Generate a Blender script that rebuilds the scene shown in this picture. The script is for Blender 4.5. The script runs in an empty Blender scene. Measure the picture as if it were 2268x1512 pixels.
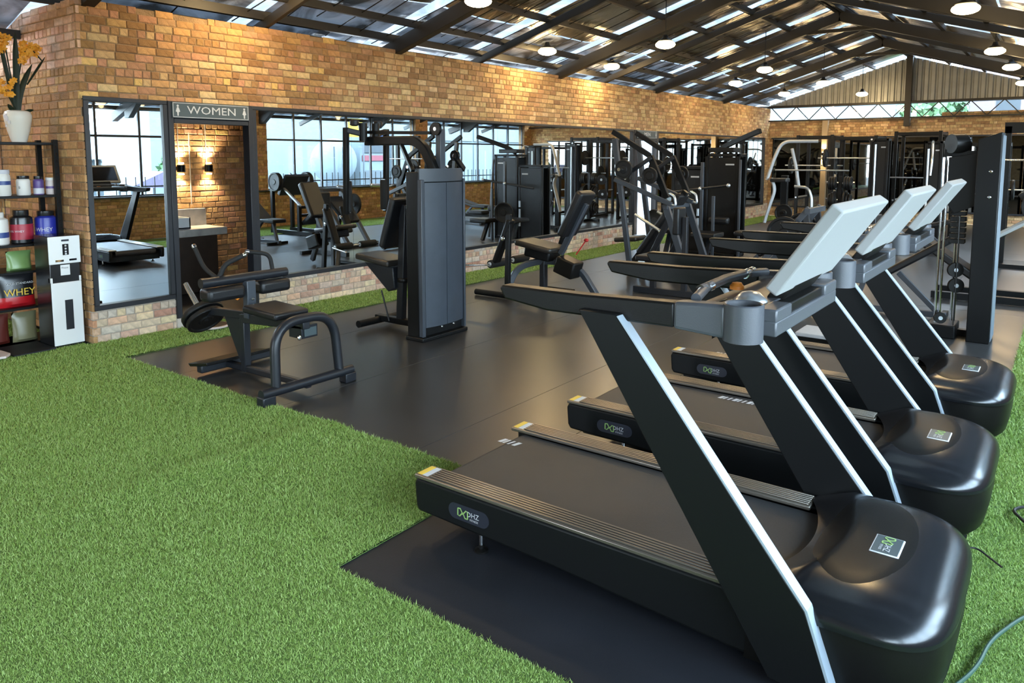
import bpy, math, random
import numpy as np
from mathutils import Vector, Matrix
random.seed(7); rng = np.random.default_rng(7)
scene = bpy.context.scene
COL = scene.collection
# ------------------------------------------------------------------ camera
FPX, HOR, U = 1655.99, 347.0, 172.0
PITCH = math.radians(5.93); YAW = math.radians(36.634)
cam_d = bpy.data.cameras.new('camera'); cam = bpy.data.objects.new('camera', cam_d); COL.objects.link(cam)
cam.location = (6.8193, 0.0, 1.65)
cam.rotation_euler = (math.pi/2 - PITCH, 0, YAW)
cam_d.sensor_fit = 'HORIZONTAL'; cam_d.sensor_width = 36.0
cam_d.lens = FPX/2268*36.0
cam_d.shift_y = -(756-(HOR+U))/2268.0
cam_d.clip_end = 300; cam_d.clip_start = 0.05
scene.camera = cam
# ------------------------------------------------------------------ world (pale overcast sky)
w = bpy.data.worlds.new('sky'); scene.world = w; w.use_nodes = True
nt = w.node_tree; bg = nt.nodes['Background']
tc = nt.nodes.new('ShaderNodeTexCoord'); sx = nt.nodes.new('ShaderNodeSeparateXYZ'); cr = nt.nodes.new('ShaderNodeValToRGB')
nt.links.new(tc.outputs['Generated'], sx.inputs[0]); nt.links.new(sx.outputs['Z'], cr.inputs[0])
cr.color_ramp.elements[0].position = 0.0; cr.color_ramp.elements[0].color = (0.78, 0.90, 1.0, 1)
cr.color_ramp.elements[1].position = 0.6; cr.color_ramp.elements[1].color = (0.62, 0.80, 1.0, 1)
nt.links.new(cr.outputs[0], bg.inputs['Color']); bg.inputs['Strength'].default_value = 20.0
vs = scene.view_settings; vs.view_transform = 'Standard'; vs.look = 'None'; vs.gamma = 1.0; vs.use_curve_mapping = False
vs.exposure = 0.62
LAMP_W = 27.0
scene.cycles.max_bounces = 8; scene.cycles.diffuse_bounces = 4; scene.cycles.glossy_bounces = 5
scene.cycles.transparent_max_bounces = 8; scene.cycles.caustics_reflective = False; scene.cycles.caustics_refractive = False
scene.cycles.sample_clamp_indirect = 6.0
def portal(loc, rot, sx_, sy_):
    l = bpy.data.lights.new('window_portal', 'AREA'); l.shape = 'RECTANGLE'; l.size = sx_; l.size_y = sy_
    l.cycles.is_portal = True
    o = bpy.data.objects.new('window_portal', l); COL.objects.link(o); o.location = loc; o.rotation_euler = rot
    return o
portal((8.35, 8.0, 1.78), (0, math.pi/2, 0), 1.9, 26.0)      # along the window wall, shining to -x
portal((2.0, -4.62, 1.15), (math.pi/2, 0, 0), 1.2, 2.3)        # opening left in the added front wall
# ------------------------------------------------------------------ materials
MATS = {}
def mat(name, col=(0.5,0.5,0.5), rough=0.5, metal=0.0, spec=0.5, bump=0.0, bscale=40.0, var=0.0, vscale=6.0, coat=0.0, emit=None, estr=0.0, attr=None, rvar=0.0):
    if name in MATS: return MATS[name]
    m = bpy.data.materials.new(name); m.use_nodes = True; MATS[name] = m
    n = m.node_tree.nodes; l = m.node_tree.links; p = n['Principled BSDF']
    p.inputs['Base Color'].default_value = (*col, 1); p.inputs['Roughness'].default_value = rough
    p.inputs['Metallic'].default_value = metal; p.inputs['Specular IOR Level'].default_value = spec
    if coat: p.inputs['Coat Weight'].default_value = coat; p.inputs['Coat Roughness'].default_value = 0.12
    if emit: p.inputs['Emission Color'].default_value = (*emit, 1); p.inputs['Emission Strength'].default_value = estr
    src = None
    if attr:
        a = n.new('ShaderNodeAttribute'); a.attribute_name = attr; src = a.outputs['Color']
        l.new(src, p.inputs['Base Color'])
    if var or bump or rvar:
        t = n.new('ShaderNodeTexCoord')
    if var or rvar:
        nz = n.new('ShaderNodeTexNoise'); nz.inputs['Scale'].default_value = vscale; nz.inputs['Detail'].default_value = 6
        l.new(t.outputs['Object'], nz.inputs['Vector'])
    if var:
        mr = n.new('ShaderNodeMapRange'); mr.inputs['From Min'].default_value = 0.25; mr.inputs['From Max'].default_value = 0.75
        mr.inputs['To Min'].default_value = 1-var; mr.inputs['To Max'].default_value = 1+var
        l.new(nz.outputs['Fac'], mr.inputs['Value'])
        hs = n.new('ShaderNodeHueSaturation'); hs.inputs['Color'].default_value = (*col, 1)
        if src: l.new(src, hs.inputs['Color'])
        l.new(mr.outputs[0], hs.inputs['Value']); l.new(hs.outputs[0], p.inputs['Base Color'])
    if rvar:
        mr2 = n.new('ShaderNodeMapRange'); mr2.inputs['From Min'].default_value = 0.3; mr2.inputs['From Max'].default_value = 0.7
        mr2.inputs['To Min'].default_value = rough-rvar; mr2.inputs['To Max'].default_value = rough+rvar
        l.new(nz.outputs['Fac'], mr2.inputs['Value']); l.new(mr2.outputs[0], p.inputs['Roughness'])
    if bump:
        nb = n.new('ShaderNodeTexNoise'); nb.inputs['Scale'].default_value = bscale; nb.inputs['Detail'].default_value = 4
        l.new(t.outputs['Object'], nb.inputs['Vector'])
        b = n.new('ShaderNodeBump'); b.inputs['Strength'].default_value = bump; b.inputs['Distance'].default_value = 0.02
        l.new(nb.outputs['Fac'], b.inputs['Height']); l.new(b.outputs[0], p.inputs['Normal'])
    return m
mat('black_metal', (0.0055,0.0058,0.006), 0.40, spec=0.20)
mat('black_plastic', (0.0065,0.006,0.0055), 0.36, spec=0.24, bump=0.05, bscale=300)
mat('hood_plastic', (0.008,0.0085,0.010), 0.22, spec=0.5, bump=0.03, bscale=400)
mat('skirt_plastic', (0.0055,0.006,0.0062), 0.42, spec=0.18, bump=0.06, bscale=400)
mat('dark_steel', (0.012,0.0135,0.017), 0.38, spec=0.42)
mat('lit_side_grey', (0.13,0.155,0.18), 0.45, spec=0.4)
mat('grey_steel', (0.045,0.052,0.063), 0.40, spec=0.45)
mat('shroud_grey', (0.035,0.044,0.058), 0.42, spec=0.5, var=0.12, vscale=9)
mat('vinyl_black', (0.008,0.008,0.009), 0.42, spec=0.4, bump=0.08, bscale=160)
mat('vinyl_lit', (0.022,0.019,0.016), 0.32, bump=0.08, bscale=160)  # warm light on the seats put into a browner, lighter vinyl
mat('foam_black', (0.012,0.012,0.012), 0.7, spec=0.3)
mat('cast_iron', (0.006,0.006,0.006), 0.5, spec=0.3, bump=0.1, bscale=200)
mat('chrome', (0.85,0.86,0.88), 0.10, metal=1.0)
mat('satin_silver', (0.62,0.66,0.70), 0.30, metal=0.85)
mat('trim_silver', (0.40,0.46,0.52), 0.42, metal=0.25)
mat('silver_paint', (0.46,0.47,0.48), 0.42, spec=0.5, var=0.05, vscale=30)
mat('console_silver', (0.30,0.305,0.30), 0.55, spec=0.4, bump=0.04, bscale=250)
mat('handle_grey', (0.062,0.066,0.075), 0.36, bump=0.05, bscale=250)
mat('screen_black', (0.01,0.01,0.012), 0.08)
mat('rail_bronze', (0.23,0.20,0.165), 0.30, metal=0.8)
mat('belt_rubber', (0.024,0.0245,0.026), 0.48, spec=0.45, bump=0.15, bscale=350, var=0.12, vscale=4)
mat('rubber_floor', (0.034,0.034,0.034), 0.30, spec=0.75, var=0.22, vscale=1.4)
mat('rubber_dark', (0.016,0.017,0.021), 0.55, spec=0.25, bump=0.08, bscale=200, var=0.2, vscale=3)
mat('yellow_sticker', (0.75,0.50,0.06), 0.45)
mat('white_print', (0.55,0.56,0.57), 0.5)
mat('green_print', (0.27,0.42,0.13), 0.5)
mat('badge_dark', (0.022,0.024,0.034), 0.3)
mat('badge_mid', (0.06,0.08,0.085), 0.3)
mat('orange_plastic', (0.80,0.25,0.03), 0.4)
mat('red_plastic', (0.55,0.02,0.02), 0.35)
mat('white_plastic', (0.72,0.74,0.74), 0.38)
mat('steel_frame', (0.012,0.0135,0.018), 0.42)
mat('rafter_steel', (0.015,0.0125,0.009), 0.55, var=0.2, vscale=5)
mat('mirror', (0.84,0.885,0.90), 0.0, metal=1.0)
mat('mirror_dark', (0.17,0.17,0.16), 0.02, metal=1.0)
mat('mortar_dark', (0.31,0.205,0.115), 0.92, bump=0.6, bscale=70, var=0.3, vscale=9)
mat('mortar_pale', (0.44,0.37,0.30), 0.92, bump=0.6, bscale=70, var=0.25, vscale=9)
mat('brick', (0.5,0.3,0.2), 0.85, spec=0.2, attr='tone', var=0.26, vscale=22, bump=0.35, bscale=80)
mat('turf_base', (0.10,0.17,0.035), 0.9, var=0.3, vscale=60)
mat('white_ceramic', (0.72,0.68,0.60), 0.35)
mat('leaf_dark', (0.010,0.018,0.007), 0.5, spec=0.25)
mat('petal', (0.85,0.36,0.02), 0.55, var=0.15, vscale=40)
mat('plaster_white', (0.62,0.66,0.68), 0.8, var=0.08, vscale=2)
mat('concrete', (0.42,0.39,0.35), 0.6, var=0.25, vscale=8)
mat('dark_wood', (0.035,0.020,0.012), 0.6, var=0.3, vscale=7)
mat('tile_dark', (0.05,0.045,0.04), 0.35)
mat('cladding', (0.30,0.31,0.30), 0.45, metal=0.3, var=0.15, vscale=4)
mat('cable_black', (0.01,0.01,0.01), 0.45)
mat('cable_grey', (0.05,0.10,0.07), 0.4)
mat('lamp_glow', (1,0.9,0.7), 0.5, emit=(1.0,0.80,0.48), estr=30.0)
mat('far_wall', (0.105,0.128,0.142), 0.8, var=0.06, vscale=1.5); mat('far_dark', (0.03,0.036,0.042), 0.7); mat('far_grey', (0.07,0.08,0.088), 0.8); mat('far_yellow', (0.20,0.135,0.004), 0.6); mat('far_blue', (0.008,0.035,0.12), 0.6); mat('far_red', (0.14,0.03,0.04), 0.6); mat('far_cream', (0.15,0.135,0.10), 0.8); mat('far_mauve', (0.075,0.06,0.095), 0.8); mat('foliage', (0.06,0.125,0.05), 0.6); mat('far_rose', (0.135,0.108,0.115), 0.8); mat('far_ground', (0.05,0.052,0.055), 0.8)
def glass_mat(name='window_glass'):
    m = bpy.data.materials.new(name); m.use_nodes = True; MATS[name] = m
    n = m.node_tree.nodes; l = m.node_tree.links; n.remove(n['Principled BSDF'])
    t = n.new('ShaderNodeBsdfTransparent'); g = n.new('ShaderNodeBsdfGlossy'); g.inputs['Roughness'].default_value = 0.02
    t.inputs['Color'].default_value = (0.93,0.97,0.98,1)
    mx = n.new('ShaderNodeMixShader'); mx.inputs[0].default_value = 0.06
    l.new(t.outputs[0], mx.inputs[1]); l.new(g.outputs[0], mx.inputs[2]); l.new(mx.outputs[0], n['Material Output'].inputs['Surface'])
glass_mat()
def foil_mat():
    m = bpy.data.materials.new('roof_foil'); m.use_nodes = True; MATS['roof_foil'] = m
    n = m.node_tree.nodes; l = m.node_tree.links; p = n['Principled BSDF']
    p.inputs['Base Color'].default_value = (0.40,0.39,0.37,1); p.inputs['Metallic'].default_value = 0.92; p.inputs['Roughness'].default_value = 0.30
    t = n.new('ShaderNodeTexCoord'); mp = n.new('ShaderNodeMapping'); mp.inputs['Scale'].default_value = (0.9, 2.4, 0.9)
    l.new(t.outputs['Object'], mp.inputs[0])
    nz = n.new('ShaderNodeTexNoise'); nz.inputs['Scale'].default_value = 3.0; nz.inputs['Detail'].default_value = 5; nz.inputs['Distortion'].default_value = 0.8
    l.new(mp.outputs[0], nz.inputs['Vector'])
    b = n.new('ShaderNodeBump'); b.inputs['Strength'].default_value = 0.8; b.inputs['Distance'].default_value = 0.12
    l.new(nz.outputs['Fac'], b.inputs['Height']); l.new(b.outputs[0], p.inputs['Normal'])
    nz2 = n.new('ShaderNodeTexNoise'); nz2.inputs['Scale'].default_value = 1.3; nz2.inputs['Detail'].default_value = 4
    l.new(t.outputs['Object'], nz2.inputs['Vector'])
    cr = n.new('ShaderNodeValToRGB'); cr.color_ramp.elements[0].color = (0.20,0.16,0.12,1); cr.color_ramp.elements[1].color = (0.56,0.55,0.54,1)
    cr.color_ramp.elements[0].position = 0.35; cr.color_ramp.elements[1].position = 0.65
    l.new(nz2.outputs['Fac'], cr.inputs[0]); l.new(cr.outputs[0], p.inputs['Base Color'])
foil_mat()
def sheer_mat(name, tcol, tfac, dark):
    m = bpy.data.materials.new(name); m.use_nodes = True; MATS[name] = m
    n = m.node_tree.nodes; l = m.node_tree.links; p = n['Principled BSDF']; out = n['Material Output']
    p.inputs['Roughness'].default_value = 0.35; p.inputs['Metallic'].default_value = 0.5
    t = n.new('ShaderNodeTexCoord'); nz = n.new('ShaderNodeTexNoise'); nz.inputs['Scale'].default_value = 2.2; nz.inputs['Detail'].default_value = 6; nz.inputs['Distortion'].default_value = 1.2
    l.new(t.outputs['Object'], nz.inputs['Vector']); cr = n.new('ShaderNodeValToRGB')
    cr.color_ramp.elements[0].position = 0.38; cr.color_ramp.elements[1].position = 0.62
    cr.color_ramp.elements[0].color = (*dark, 1); cr.color_ramp.elements[1].color = (*tcol, 1)
    l.new(nz.outputs['Fac'], cr.inputs[0]); l.new(cr.outputs[0], p.inputs['Base Color'])
    tr = n.new('ShaderNodeBsdfTranslucent'); l.new(cr.outputs[0], tr.inputs['Color'])
    b = n.new('ShaderNodeBump'); b.inputs['Strength'].default_value = 0.6; b.inputs['Distance'].default_value = 0.06; l.new(nz.outputs['Fac'], b.inputs['Height']); l.new(b.outputs[0], p.inputs['Normal'])
    mx = n.new('ShaderNodeMixShader'); mx.inputs[0].default_value = tfac
    l.new(p.outputs[0], mx.inputs[1]); l.new(tr.outputs[0], mx.inputs[2]); l.new(mx.outputs[0], out.inputs['Surface'])
sheer_mat('foil_thin', (0.50,0.53,0.58), 0.26, (0.08,0.075,0.07))
sheer_mat('polycarbonate', (0.085,0.092,0.10), 0.6, (0.05,0.055,0.06))
def blade_mat():
    m = bpy.data.materials.new('turf_blade'); m.use_nodes = True; MATS['turf_blade'] = m
    n = m.node_tree.nodes; l = m.node_tree.links; p = n['Principled BSDF']
    g = n.new('ShaderNodeNewGeometry'); cr = n.new('ShaderNodeValToRGB')
    e = cr.color_ramp.elements; e[0].color = (0.16,0.255,0.045,1); e[1].color = (0.39,0.49,0.165,1)
    e2 = e.new(0.5); e2.color = (0.255,0.375,0.08,1)
    l.new(g.outputs['Random Per Island'], cr.inputs[0]); l.new(cr.outputs[0], p.inputs['Base Color'])
    p.inputs['Roughness'].default_value = 0.5; p.inputs['Specular IOR Level'].default_value = 0.35
blade_mat()
# ------------------------------------------------------------------ object helpers
ORG = {}
def empty(name, loc):
    o = bpy.data.objects.new(name, None); COL.objects.link(o); o.location = loc; o.empty_display_size = 0.1
    ORG[o] = Vector(loc); return o
def tag(o, label, cat, group=None, kind=None):
    if label: o['label'] = label
    if cat: o['category'] = cat
    if group: o['group'] = group
    if kind: o['kind'] = kind
    return o
def thing(name, label, cat, loc, group=None):
    return tag(empty(name, loc), label, cat, group)
def perp(d, up=None):
    d = d.normalized(); up = Vector(up) if up else Vector((0,0,1))
    if abs(d.dot(up)) > 0.97: up = Vector((1,0,0)) if abs(d.x) < 0.9 else Vector((0,1,0))
    s = d.cross(up).normalized(); u = s.cross(d).normalized(); return d, s, u
class MB:
    def __init__(self): self.v = []; self.f = []; self.m = []
    def add(self, vs, fs, mi=0):
        b = len(self.v); self.v += [tuple(x) for x in vs]; self.f += [tuple(i+b for i in f) for f in fs]; self.m += [mi]*len(fs); return self
    def box(self, x0, x1, y0, y1, z0, z1, mi=0):
        v = [(x,y,z) for z in (z0,z1) for y in (y0,y1) for x in (x0,x1)]
        return self.add(v, [(0,2,3,1),(4,5,7,6),(0,1,5,4),(2,6,7,3),(0,4,6,2),(1,3,7,5)], mi)
    def obox(self, c, size, M=None, mi=0):
        c = Vector(c); sx_, sy_, sz_ = [s/2 for s in size]
        M = M or Matrix.Identity(3)
        v = [c + M @ Vector((x,y,z)) for z in (-sz_,sz_) for y in (-sy_,sy_) for x in (-sx_,sx_)]
        return self.add(v, [(0,2,3,1),(4,5,7,6),(0,1,5,4),(2,6,7,3),(0,4,6,2),(1,3,7,5)], mi)
    def bar(self, p0, p1, w=0.05, h=None, up=None, mi=0):
        h = h or w; p0 = Vector(p0); p1 = Vector(p1); d, s, u = perp(p1-p0, up)
        v = []
        for p in (p0, p1):
            for a, b in ((-1,-1),(1,-1),(1,1),(-1,1)): v.append(p + s*(a*w/2) + u*(b*h/2))
        return self.add(v, [(3,2,1,0),(4,5,6,7),(0,1,5,4),(1,2,6,5),(2,3,7,6),(3,0,4,7)], mi)
    def cyl(self, p0, p1, r, n=14, r1=None, mi=0, cap=True):
        p0 = Vector(p0); p1 = Vector(p1); d, s, u = perp(p1-p0); r1 = r if r1 is None else r1
        v = []
        for p, rr in ((p0,r),(p1,r1)):
            for i in range(n):
                a = 2*math.pi*i/n; v.append(p + (s*math.cos(a)+u*math.sin(a))*rr)
        f = [(i,(i+1)%n,n+(i+1)%n,n+i) for i in range(n)]
        if cap: f += [tuple(range(n-1,-1,-1)), tuple(range(n,2*n))]
        return self.add(v, f, mi)
    def sweep(self, path, w, h=None, n=4, mi=0, up=None):
        # n==4: rectangular section w x h ; n>4: round/oval section
        h = h or w; P = [Vector(p) for p in path]; K = len(P); v = []
        prev = None
        for i, p in enumerate(P):
            t = (P[min(i+1,K-1)] - P[max(i-1,0)]).normalized()
            if prev is None: d, s, u = perp(t, up)
            else:
                s = (prev - t*prev.dot(t)).normalized(); u = s.cross(t).normalized()
            prev = s
            if n == 4: off = [(-w/2,-h/2),(w/2,-h/2),(w/2,h/2),(-w/2,h/2)]
            else: off = [(math.cos(2*math.pi*j/n)*w/2, math.sin(2*math.pi*j/n)*h/2) for j in range(n)]
            for a, b in off: v.append(p + s*a + u*b)
        f = []
        for i in range(K-1):
            for j in range(n): f.append((i*n+j, i*n+(j+1)%n, (i+1)*n+(j+1)%n, (i+1)*n+j))
        f += [tuple(range(n-1,-1,-1)), tuple(range((K-1)*n, K*n))]
        return self.add(v, f, mi)
    def tube(self, path, r, n=10, mi=0): return self.sweep(path, 2*r, 2*r, n, mi)
    def lathe(self, c, prof, axis=(0,0,1), n=20, mi=0):
        c = Vector(c); d, s, u = perp(Vector(axis)); K = len(prof); v = []
        for r, z in prof:
            for i in range(n):
                a = 2*math.pi*i/n; v.append(c + d*z + (s*math.cos(a)+u*math.sin(a))*max(r,1e-4))
        f = [(k*n+i, k*n+(i+1)%n, (k+1)*n+(i+1)%n, (k+1)*n+i) for k in range(K-1) for i in range(n)]
        f += [tuple(range(n-1,-1,-1)), tuple(range((K-1)*n, K*n))]
        return self.add(v, f, mi)
    def prism(self, poly, a0, a1, axis='y', mi=0):
        def P(p, a): return {'y': (p[0],a,p[1]), 'x': (a,p[0],p[1]), 'z': (p[0],p[1],a)}[axis]
        n = len(poly); v = [P(p,a0) for p in poly] + [P(p,a1) for p in poly]
        f = [(i,(i+1)%n,n+(i+1)%n,n+i) for i in range(n)] + [tuple(range(n-1,-1,-1)), tuple(range(n,2*n))]
        return self.add(v, f, mi)
    def sphere(self, c, r, n=10, mi=0, sc=(1,1,1)):
        c = Vector(c); v = []; f = []; m = n//2+1
        for i in range(m+1):
            th = math.pi*i/m
            for j in range(n):
                ph = 2*math.pi*j/n; v.append(c + Vector((math.sin(th)*math.cos(ph)*r*sc[0], math.sin(th)*math.sin(ph)*r*sc[1], math.cos(th)*r*sc[2])))
        for i in range(m):
            for j in range(n): f.append((i*n+j, (i+1)*n+j, (i+1)*n+(j+1)%n, i*n+(j+1)%n))
        return self.add(v, f, mi)
    def mesh(self, name, mats, off=Vector((0,0,0)), smooth=True):
        me = bpy.data.meshes.new(name)
        me.from_pydata([(x-off.x, y-off.y, z-off.z) for x,y,z in self.v], [], self.f)
        for mm in (mats if isinstance(mats, (list,tuple)) else [mats]): me.materials.append(MATS[mm])
        if len(set(self.m)) > 1: me.polygons.foreach_set('material_index', self.m)
        bm_fix(me)
        if smooth:
            me.polygons.foreach_set('use_smooth', [True]*len(me.polygons)); me.set_sharp_from_angle(angle=math.radians(38))
        me.update(); return me
    def build(self, name, mats, parent=None, bev=0.0, seg=2, smooth=True, kind=None, origin=None, label=None):
        off = ORG[parent] if parent is not None else Vector(origin) if origin is not None else Vector((0,0,0))
        me = self.mesh(name, mats, off, smooth)
        o = bpy.data.objects.new(name, me); COL.objects.link(o)
        if parent is not None: o.parent = parent
        else: o.location = off
        ORG[o] = off
        if bev:
            b = o.modifiers.new('soft_edges', 'BEVEL'); b.width = bev; b.segments = seg; b.limit_method = 'ANGLE'; b.angle_limit = math.radians(35)
        if kind: o['kind'] = kind
        if label: o['label'] = label
        return o
import bmesh
def bm_fix(me):
    bm = bmesh.new(); bm.from_mesh(me); bmesh.ops.recalc_face_normals(bm, faces=bm.faces); bm.to_mesh(me); bm.free()
def copy_tree(o, parent=None):
    c = o.copy(); COL.objects.link(c); c.parent = parent; ORG[c] = ORG.get(o, Vector((0,0,0)))
    for ch in list(o.children): copy_tree(ch, c)
    return c
def place(o, loc): o.location = loc; return o
def fillet(path, r=0.08, n=6):
    P = [Vector(p) for p in path]; out = [P[0]]
    for i in range(1, len(P)-1):
        a, b, c = P[i-1], P[i], P[i+1]; d1 = a-b; d2 = c-b; rr = min(r, d1.length*0.45, d2.length*0.45)
        p1 = b + d1.normalized()*rr; p2 = b + d2.normalized()*rr
        for k in range(n+1):
            t = k/n; out.append(p1*(1-t)**2 + b*2*t*(1-t) + p2*t*t)
    out.append(P[-1]); return out
def rot_from(xdir, up=(0,0,1)):
    x = Vector(xdir).normalized(); d, s, u = perp(x, up)
    return Matrix((x, -s, u)).transposed()
def text_geo(s, size, ext=0.0):
    cu = bpy.data.curves.new('lettering', 'FONT'); cu.body = s; cu.size = size; cu.align_x = 'CENTER'; cu.align_y = 'CENTER'; cu.extrude = ext; cu.resolution_u = 2
    o = bpy.data.objects.new('lettering', cu); COL.objects.link(o)
    dg = bpy.context.evaluated_depsgraph_get(); me = bpy.data.meshes.new_from_object(o.evaluated_get(dg))
    v = [tuple(x.co) for x in me.vertices]; f = [tuple(p.vertices) for p in me.polygons]
    bpy.data.objects.remove(o); bpy.data.meshes.remove(me); bpy.data.curves.remove(cu)
    return v, f
def flat_text(s, size, c, xdir, ydir, mtl, parent, name='lettering', bold=0):
    v, f = text_geo(s, size); c = Vector(c); X = Vector(xdir).normalized(); Y = Vector(ydir).normalized()
    mb = MB(); mb.add([c + X*a + Y*b for a,b,_ in v], f); return mb.build(name, mtl, parent, smooth=False)
# ------------------------------------------------------------------ projection (only to rank which bricks show largest)
_fw = Vector((-math.sin(YAW)*math.cos(PITCH), math.cos(YAW)*math.cos(PITCH), -math.sin(PITCH)))
_rt = Vector((math.cos(YAW), math.sin(YAW), 0)); _up = _rt.cross(_fw)
def in_frame(p, mx=60):
    v = Vector(p) - cam.location; zc = v.dot(_fw)
    if zc < 0.1: return None
    x = 1134 + FPX*v.dot(_rt)/zc; y = (HOR+U) - FPX*v.dot(_up)/zc
    return zc if -mx < x < 2268+mx and -mx < y < 1512+mx else None
# ------------------------------------------------------------------ brick walls
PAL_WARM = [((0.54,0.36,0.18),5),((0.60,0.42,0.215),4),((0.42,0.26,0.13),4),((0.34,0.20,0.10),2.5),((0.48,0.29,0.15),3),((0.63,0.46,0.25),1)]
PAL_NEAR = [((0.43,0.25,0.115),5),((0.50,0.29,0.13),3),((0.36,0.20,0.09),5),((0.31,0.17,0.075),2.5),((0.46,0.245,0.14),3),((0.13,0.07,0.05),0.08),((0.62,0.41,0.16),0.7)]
PAL_DAYLIT = [((0.54,0.31,0.20),4),((0.60,0.36,0.25),3),((0.46,0.26,0.16),3),((0.64,0.43,0.31),1.5)]
PAL_PALE = [((0.58,0.45,0.34),4),((0.52,0.36,0.27),3),((0.68,0.55,0.38),3),((0.46,0.26,0.20),1.5),((0.56,0.48,0.41),4),((0.62,0.41,0.30),2)]
def pick(pal):
    t = random.random()*sum(w for _, w in pal)
    for c, w_ in pal:
        t -= w_
        if t <= 0: break
    j = random.uniform(0.88, 1.12); return tuple(min(1, c[i]*j*random.uniform(0.96,1.04)) for i in range(3))
def brick_geo(a, b, back=0.03, ch=0.004, jit=0.003):
    j = lambda: random.uniform(-jit, jit)
    o = random.uniform(-0.003, 0.003)
    ring = lambda da, d, jj: [(s*(a-da)+ (j() if jj else 0), d, t*(b-da)+(j()*0.6 if jj else 0)) for s, t in ((-1,-1),(1,-1),(1,1),(-1,1))]
    v = ring(0, -back, False) + ring(0, -ch+o, False) + ring(ch+0.002, o, True)
    f = []
    for k in (0, 4):
        for i in range(4): f.append((k+i, k+(i+1)%4, k+4+(i+1)%4, k+4+i))
    f.append((8,9,10,11)); return v, f
def set_tone(me, cols):
    at = me.attributes.new('tone', 'FLOAT_COLOR', 'POINT')
    at.data.foreach_set('color', np.array([(*c, 1.0) for c in cols], dtype=np.float32).ravel())
def brick_wall(name, org, ud, nd, u0, u1, z0, z1, holes, palf, mortar, thick=0.2, n_parts=300, course=0.0714, L=0.168, gap=0.009, top_rag=0.0, zlow=0.0, slab0=0.0):
    org = Vector(org); ud = Vector(ud); nd = Vector(nd); Z = Vector((0,0,1))
    P = lambda u, d, z: org + ud*u + nd*d + Z*z
    us = sorted(set([u0+slab0,u1] + [min(max(h[k],u0+slab0),u1) for h in holes for k in (0,1)])); zs = sorted(set([z0,z1] + [min(max(h[k],z0),z1) for h in holes for k in (2,3)]))
    mb = MB()
    for a, b in zip(us, us[1:]):
        for c, d in zip(zs, zs[1:]):
            um, zm = (a+b)/2, (c+d)/2
            if any(h[0] < um < h[1] and h[2] < zm < h[3] for h in holes) or b-a < 1e-4 or d-c < 1e-4: continue
            v = [P(u, dd, z) for z in (c,d) for dd in (-thick,-0.008) for u in (a,b)]
            mb.add(v, [(0,2,3,1),(4,5,7,6),(0,1,5,4),(2,6,7,3),(0,4,6,2),(1,3,7,5)], 1 if d <= zlow else 0)
    wall = mb.build(name, [mortar, 'mortar_pale'], None, smooth=False, kind='structure')
    items = []
    k = 0; z = z0
    while z < z1 - 0.02:
        za, zb = z + gap/2, min(z + course - gap/2, z1)
        head = (k % 5 == 3); u = u0 - random.uniform(0, L*0.5) if not (k % 2) else u0 - L*0.5 - random.uniform(0, 0.03)
        while u < u1:
            ln = (0.072 if (head or random.random() < 0.13) else L) * random.uniform(0.95, 1.05)
            segs = [(max(u, u0), min(u+ln, u1))]
            for h in holes:
                if h[2] < (za+zb)/2 < h[3]:
                    ns = []
                    for a, b in segs:
                        if h[1] <= a or h[0] >= b: ns.append((a,b)); continue
                        if h[0]-0.004 > a: ns.append((a, h[0]-0.004))
                        if h[1]+0.004 < b: ns.append((h[1]+0.004, b))
                    segs = ns
            for a, b in segs:
                if b-a > 0.012 and not (top_rag and zb > z1-0.02 and random.random() < top_rag): items.append((a, b, za, zb))
            u += ln + gap
        z += course; k += 1
    ranked = []
    for i, (a,b,c,d) in enumerate(items):
        q = in_frame(P((a+b)/2, 0, (c+d)/2)); ranked.append((q if q else 1e6+i, i))
    ranked.sort(); parts = set(i for q, i in ranked[:n_parts] if q < 1e6)
    R = Matrix((ud, nd, Z)).transposed()
    variants = {}
    jv, jf, jc = [], [], []
    for i, (a,b,c,d) in enumerate(items):
        ctr = P((a+b)/2, 0, (c+d)/2); col = pick(palf((a+b)/2, (c+d)/2)); ln = round((b-a)/0.012)*0.012
        if i in parts:
            key = (ln, random.randrange(10), id(palf((a+b)/2, (c+d)/2)))
            if key not in variants:
                v, f = brick_geo(min(ln, b-a+0.004)/2, (d-c)/2)
                me = bpy.data.meshes.new('brick'); me.from_pydata([tuple(R @ Vector(p)) for p in v], [], f); bm_fix_out(me, nd); me.materials.append(MATS['brick'])
                set_tone(me, [col]*len(v)); variants[key] = me
            o = bpy.data.objects.new('brick', variants[key]); COL.objects.link(o); o.location = ctr; o.parent = wall
        else:
            v, f = brick_geo((b-a)/2, (d-c)/2); n0 = len(jv)
            jv += [tuple(ctr + R @ Vector(p)) for p in v]; jf += [tuple(x+n0 for x in q) for q in f]; jc += [col]*len(v)
    if jv:
        me = bpy.data.meshes.new('brickwork'); me.from_pydata(jv, [], jf); bm_fix(me); me.materials.append(MATS['brick']); set_tone(me, jc)
        o = bpy.data.objects.new('brickwork', me); COL.objects.link(o); o.parent = wall; o['kind'] = 'stuff'
    return wall
def bm_fix_out(me, nd): bm_fix(me)
MT = 2.975                       # top of the long brick wall
MIR0, MIR1 = 0.325, 2.17         # bottom and top of the mirrors
holes = [(3.005, 4.66, MIR0-0.03, MIR1), (3.76, 4.66, -0.1, MIR1), (4.66, 13.13, MIR0, MIR1), (13.13, 14.15, -0.1, MIR1), (14.15, 20.9, MIR0, MIR1)]
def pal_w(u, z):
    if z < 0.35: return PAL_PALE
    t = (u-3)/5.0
    return PAL_NEAR if random.random() > t*1.1 else PAL_WARM
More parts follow.
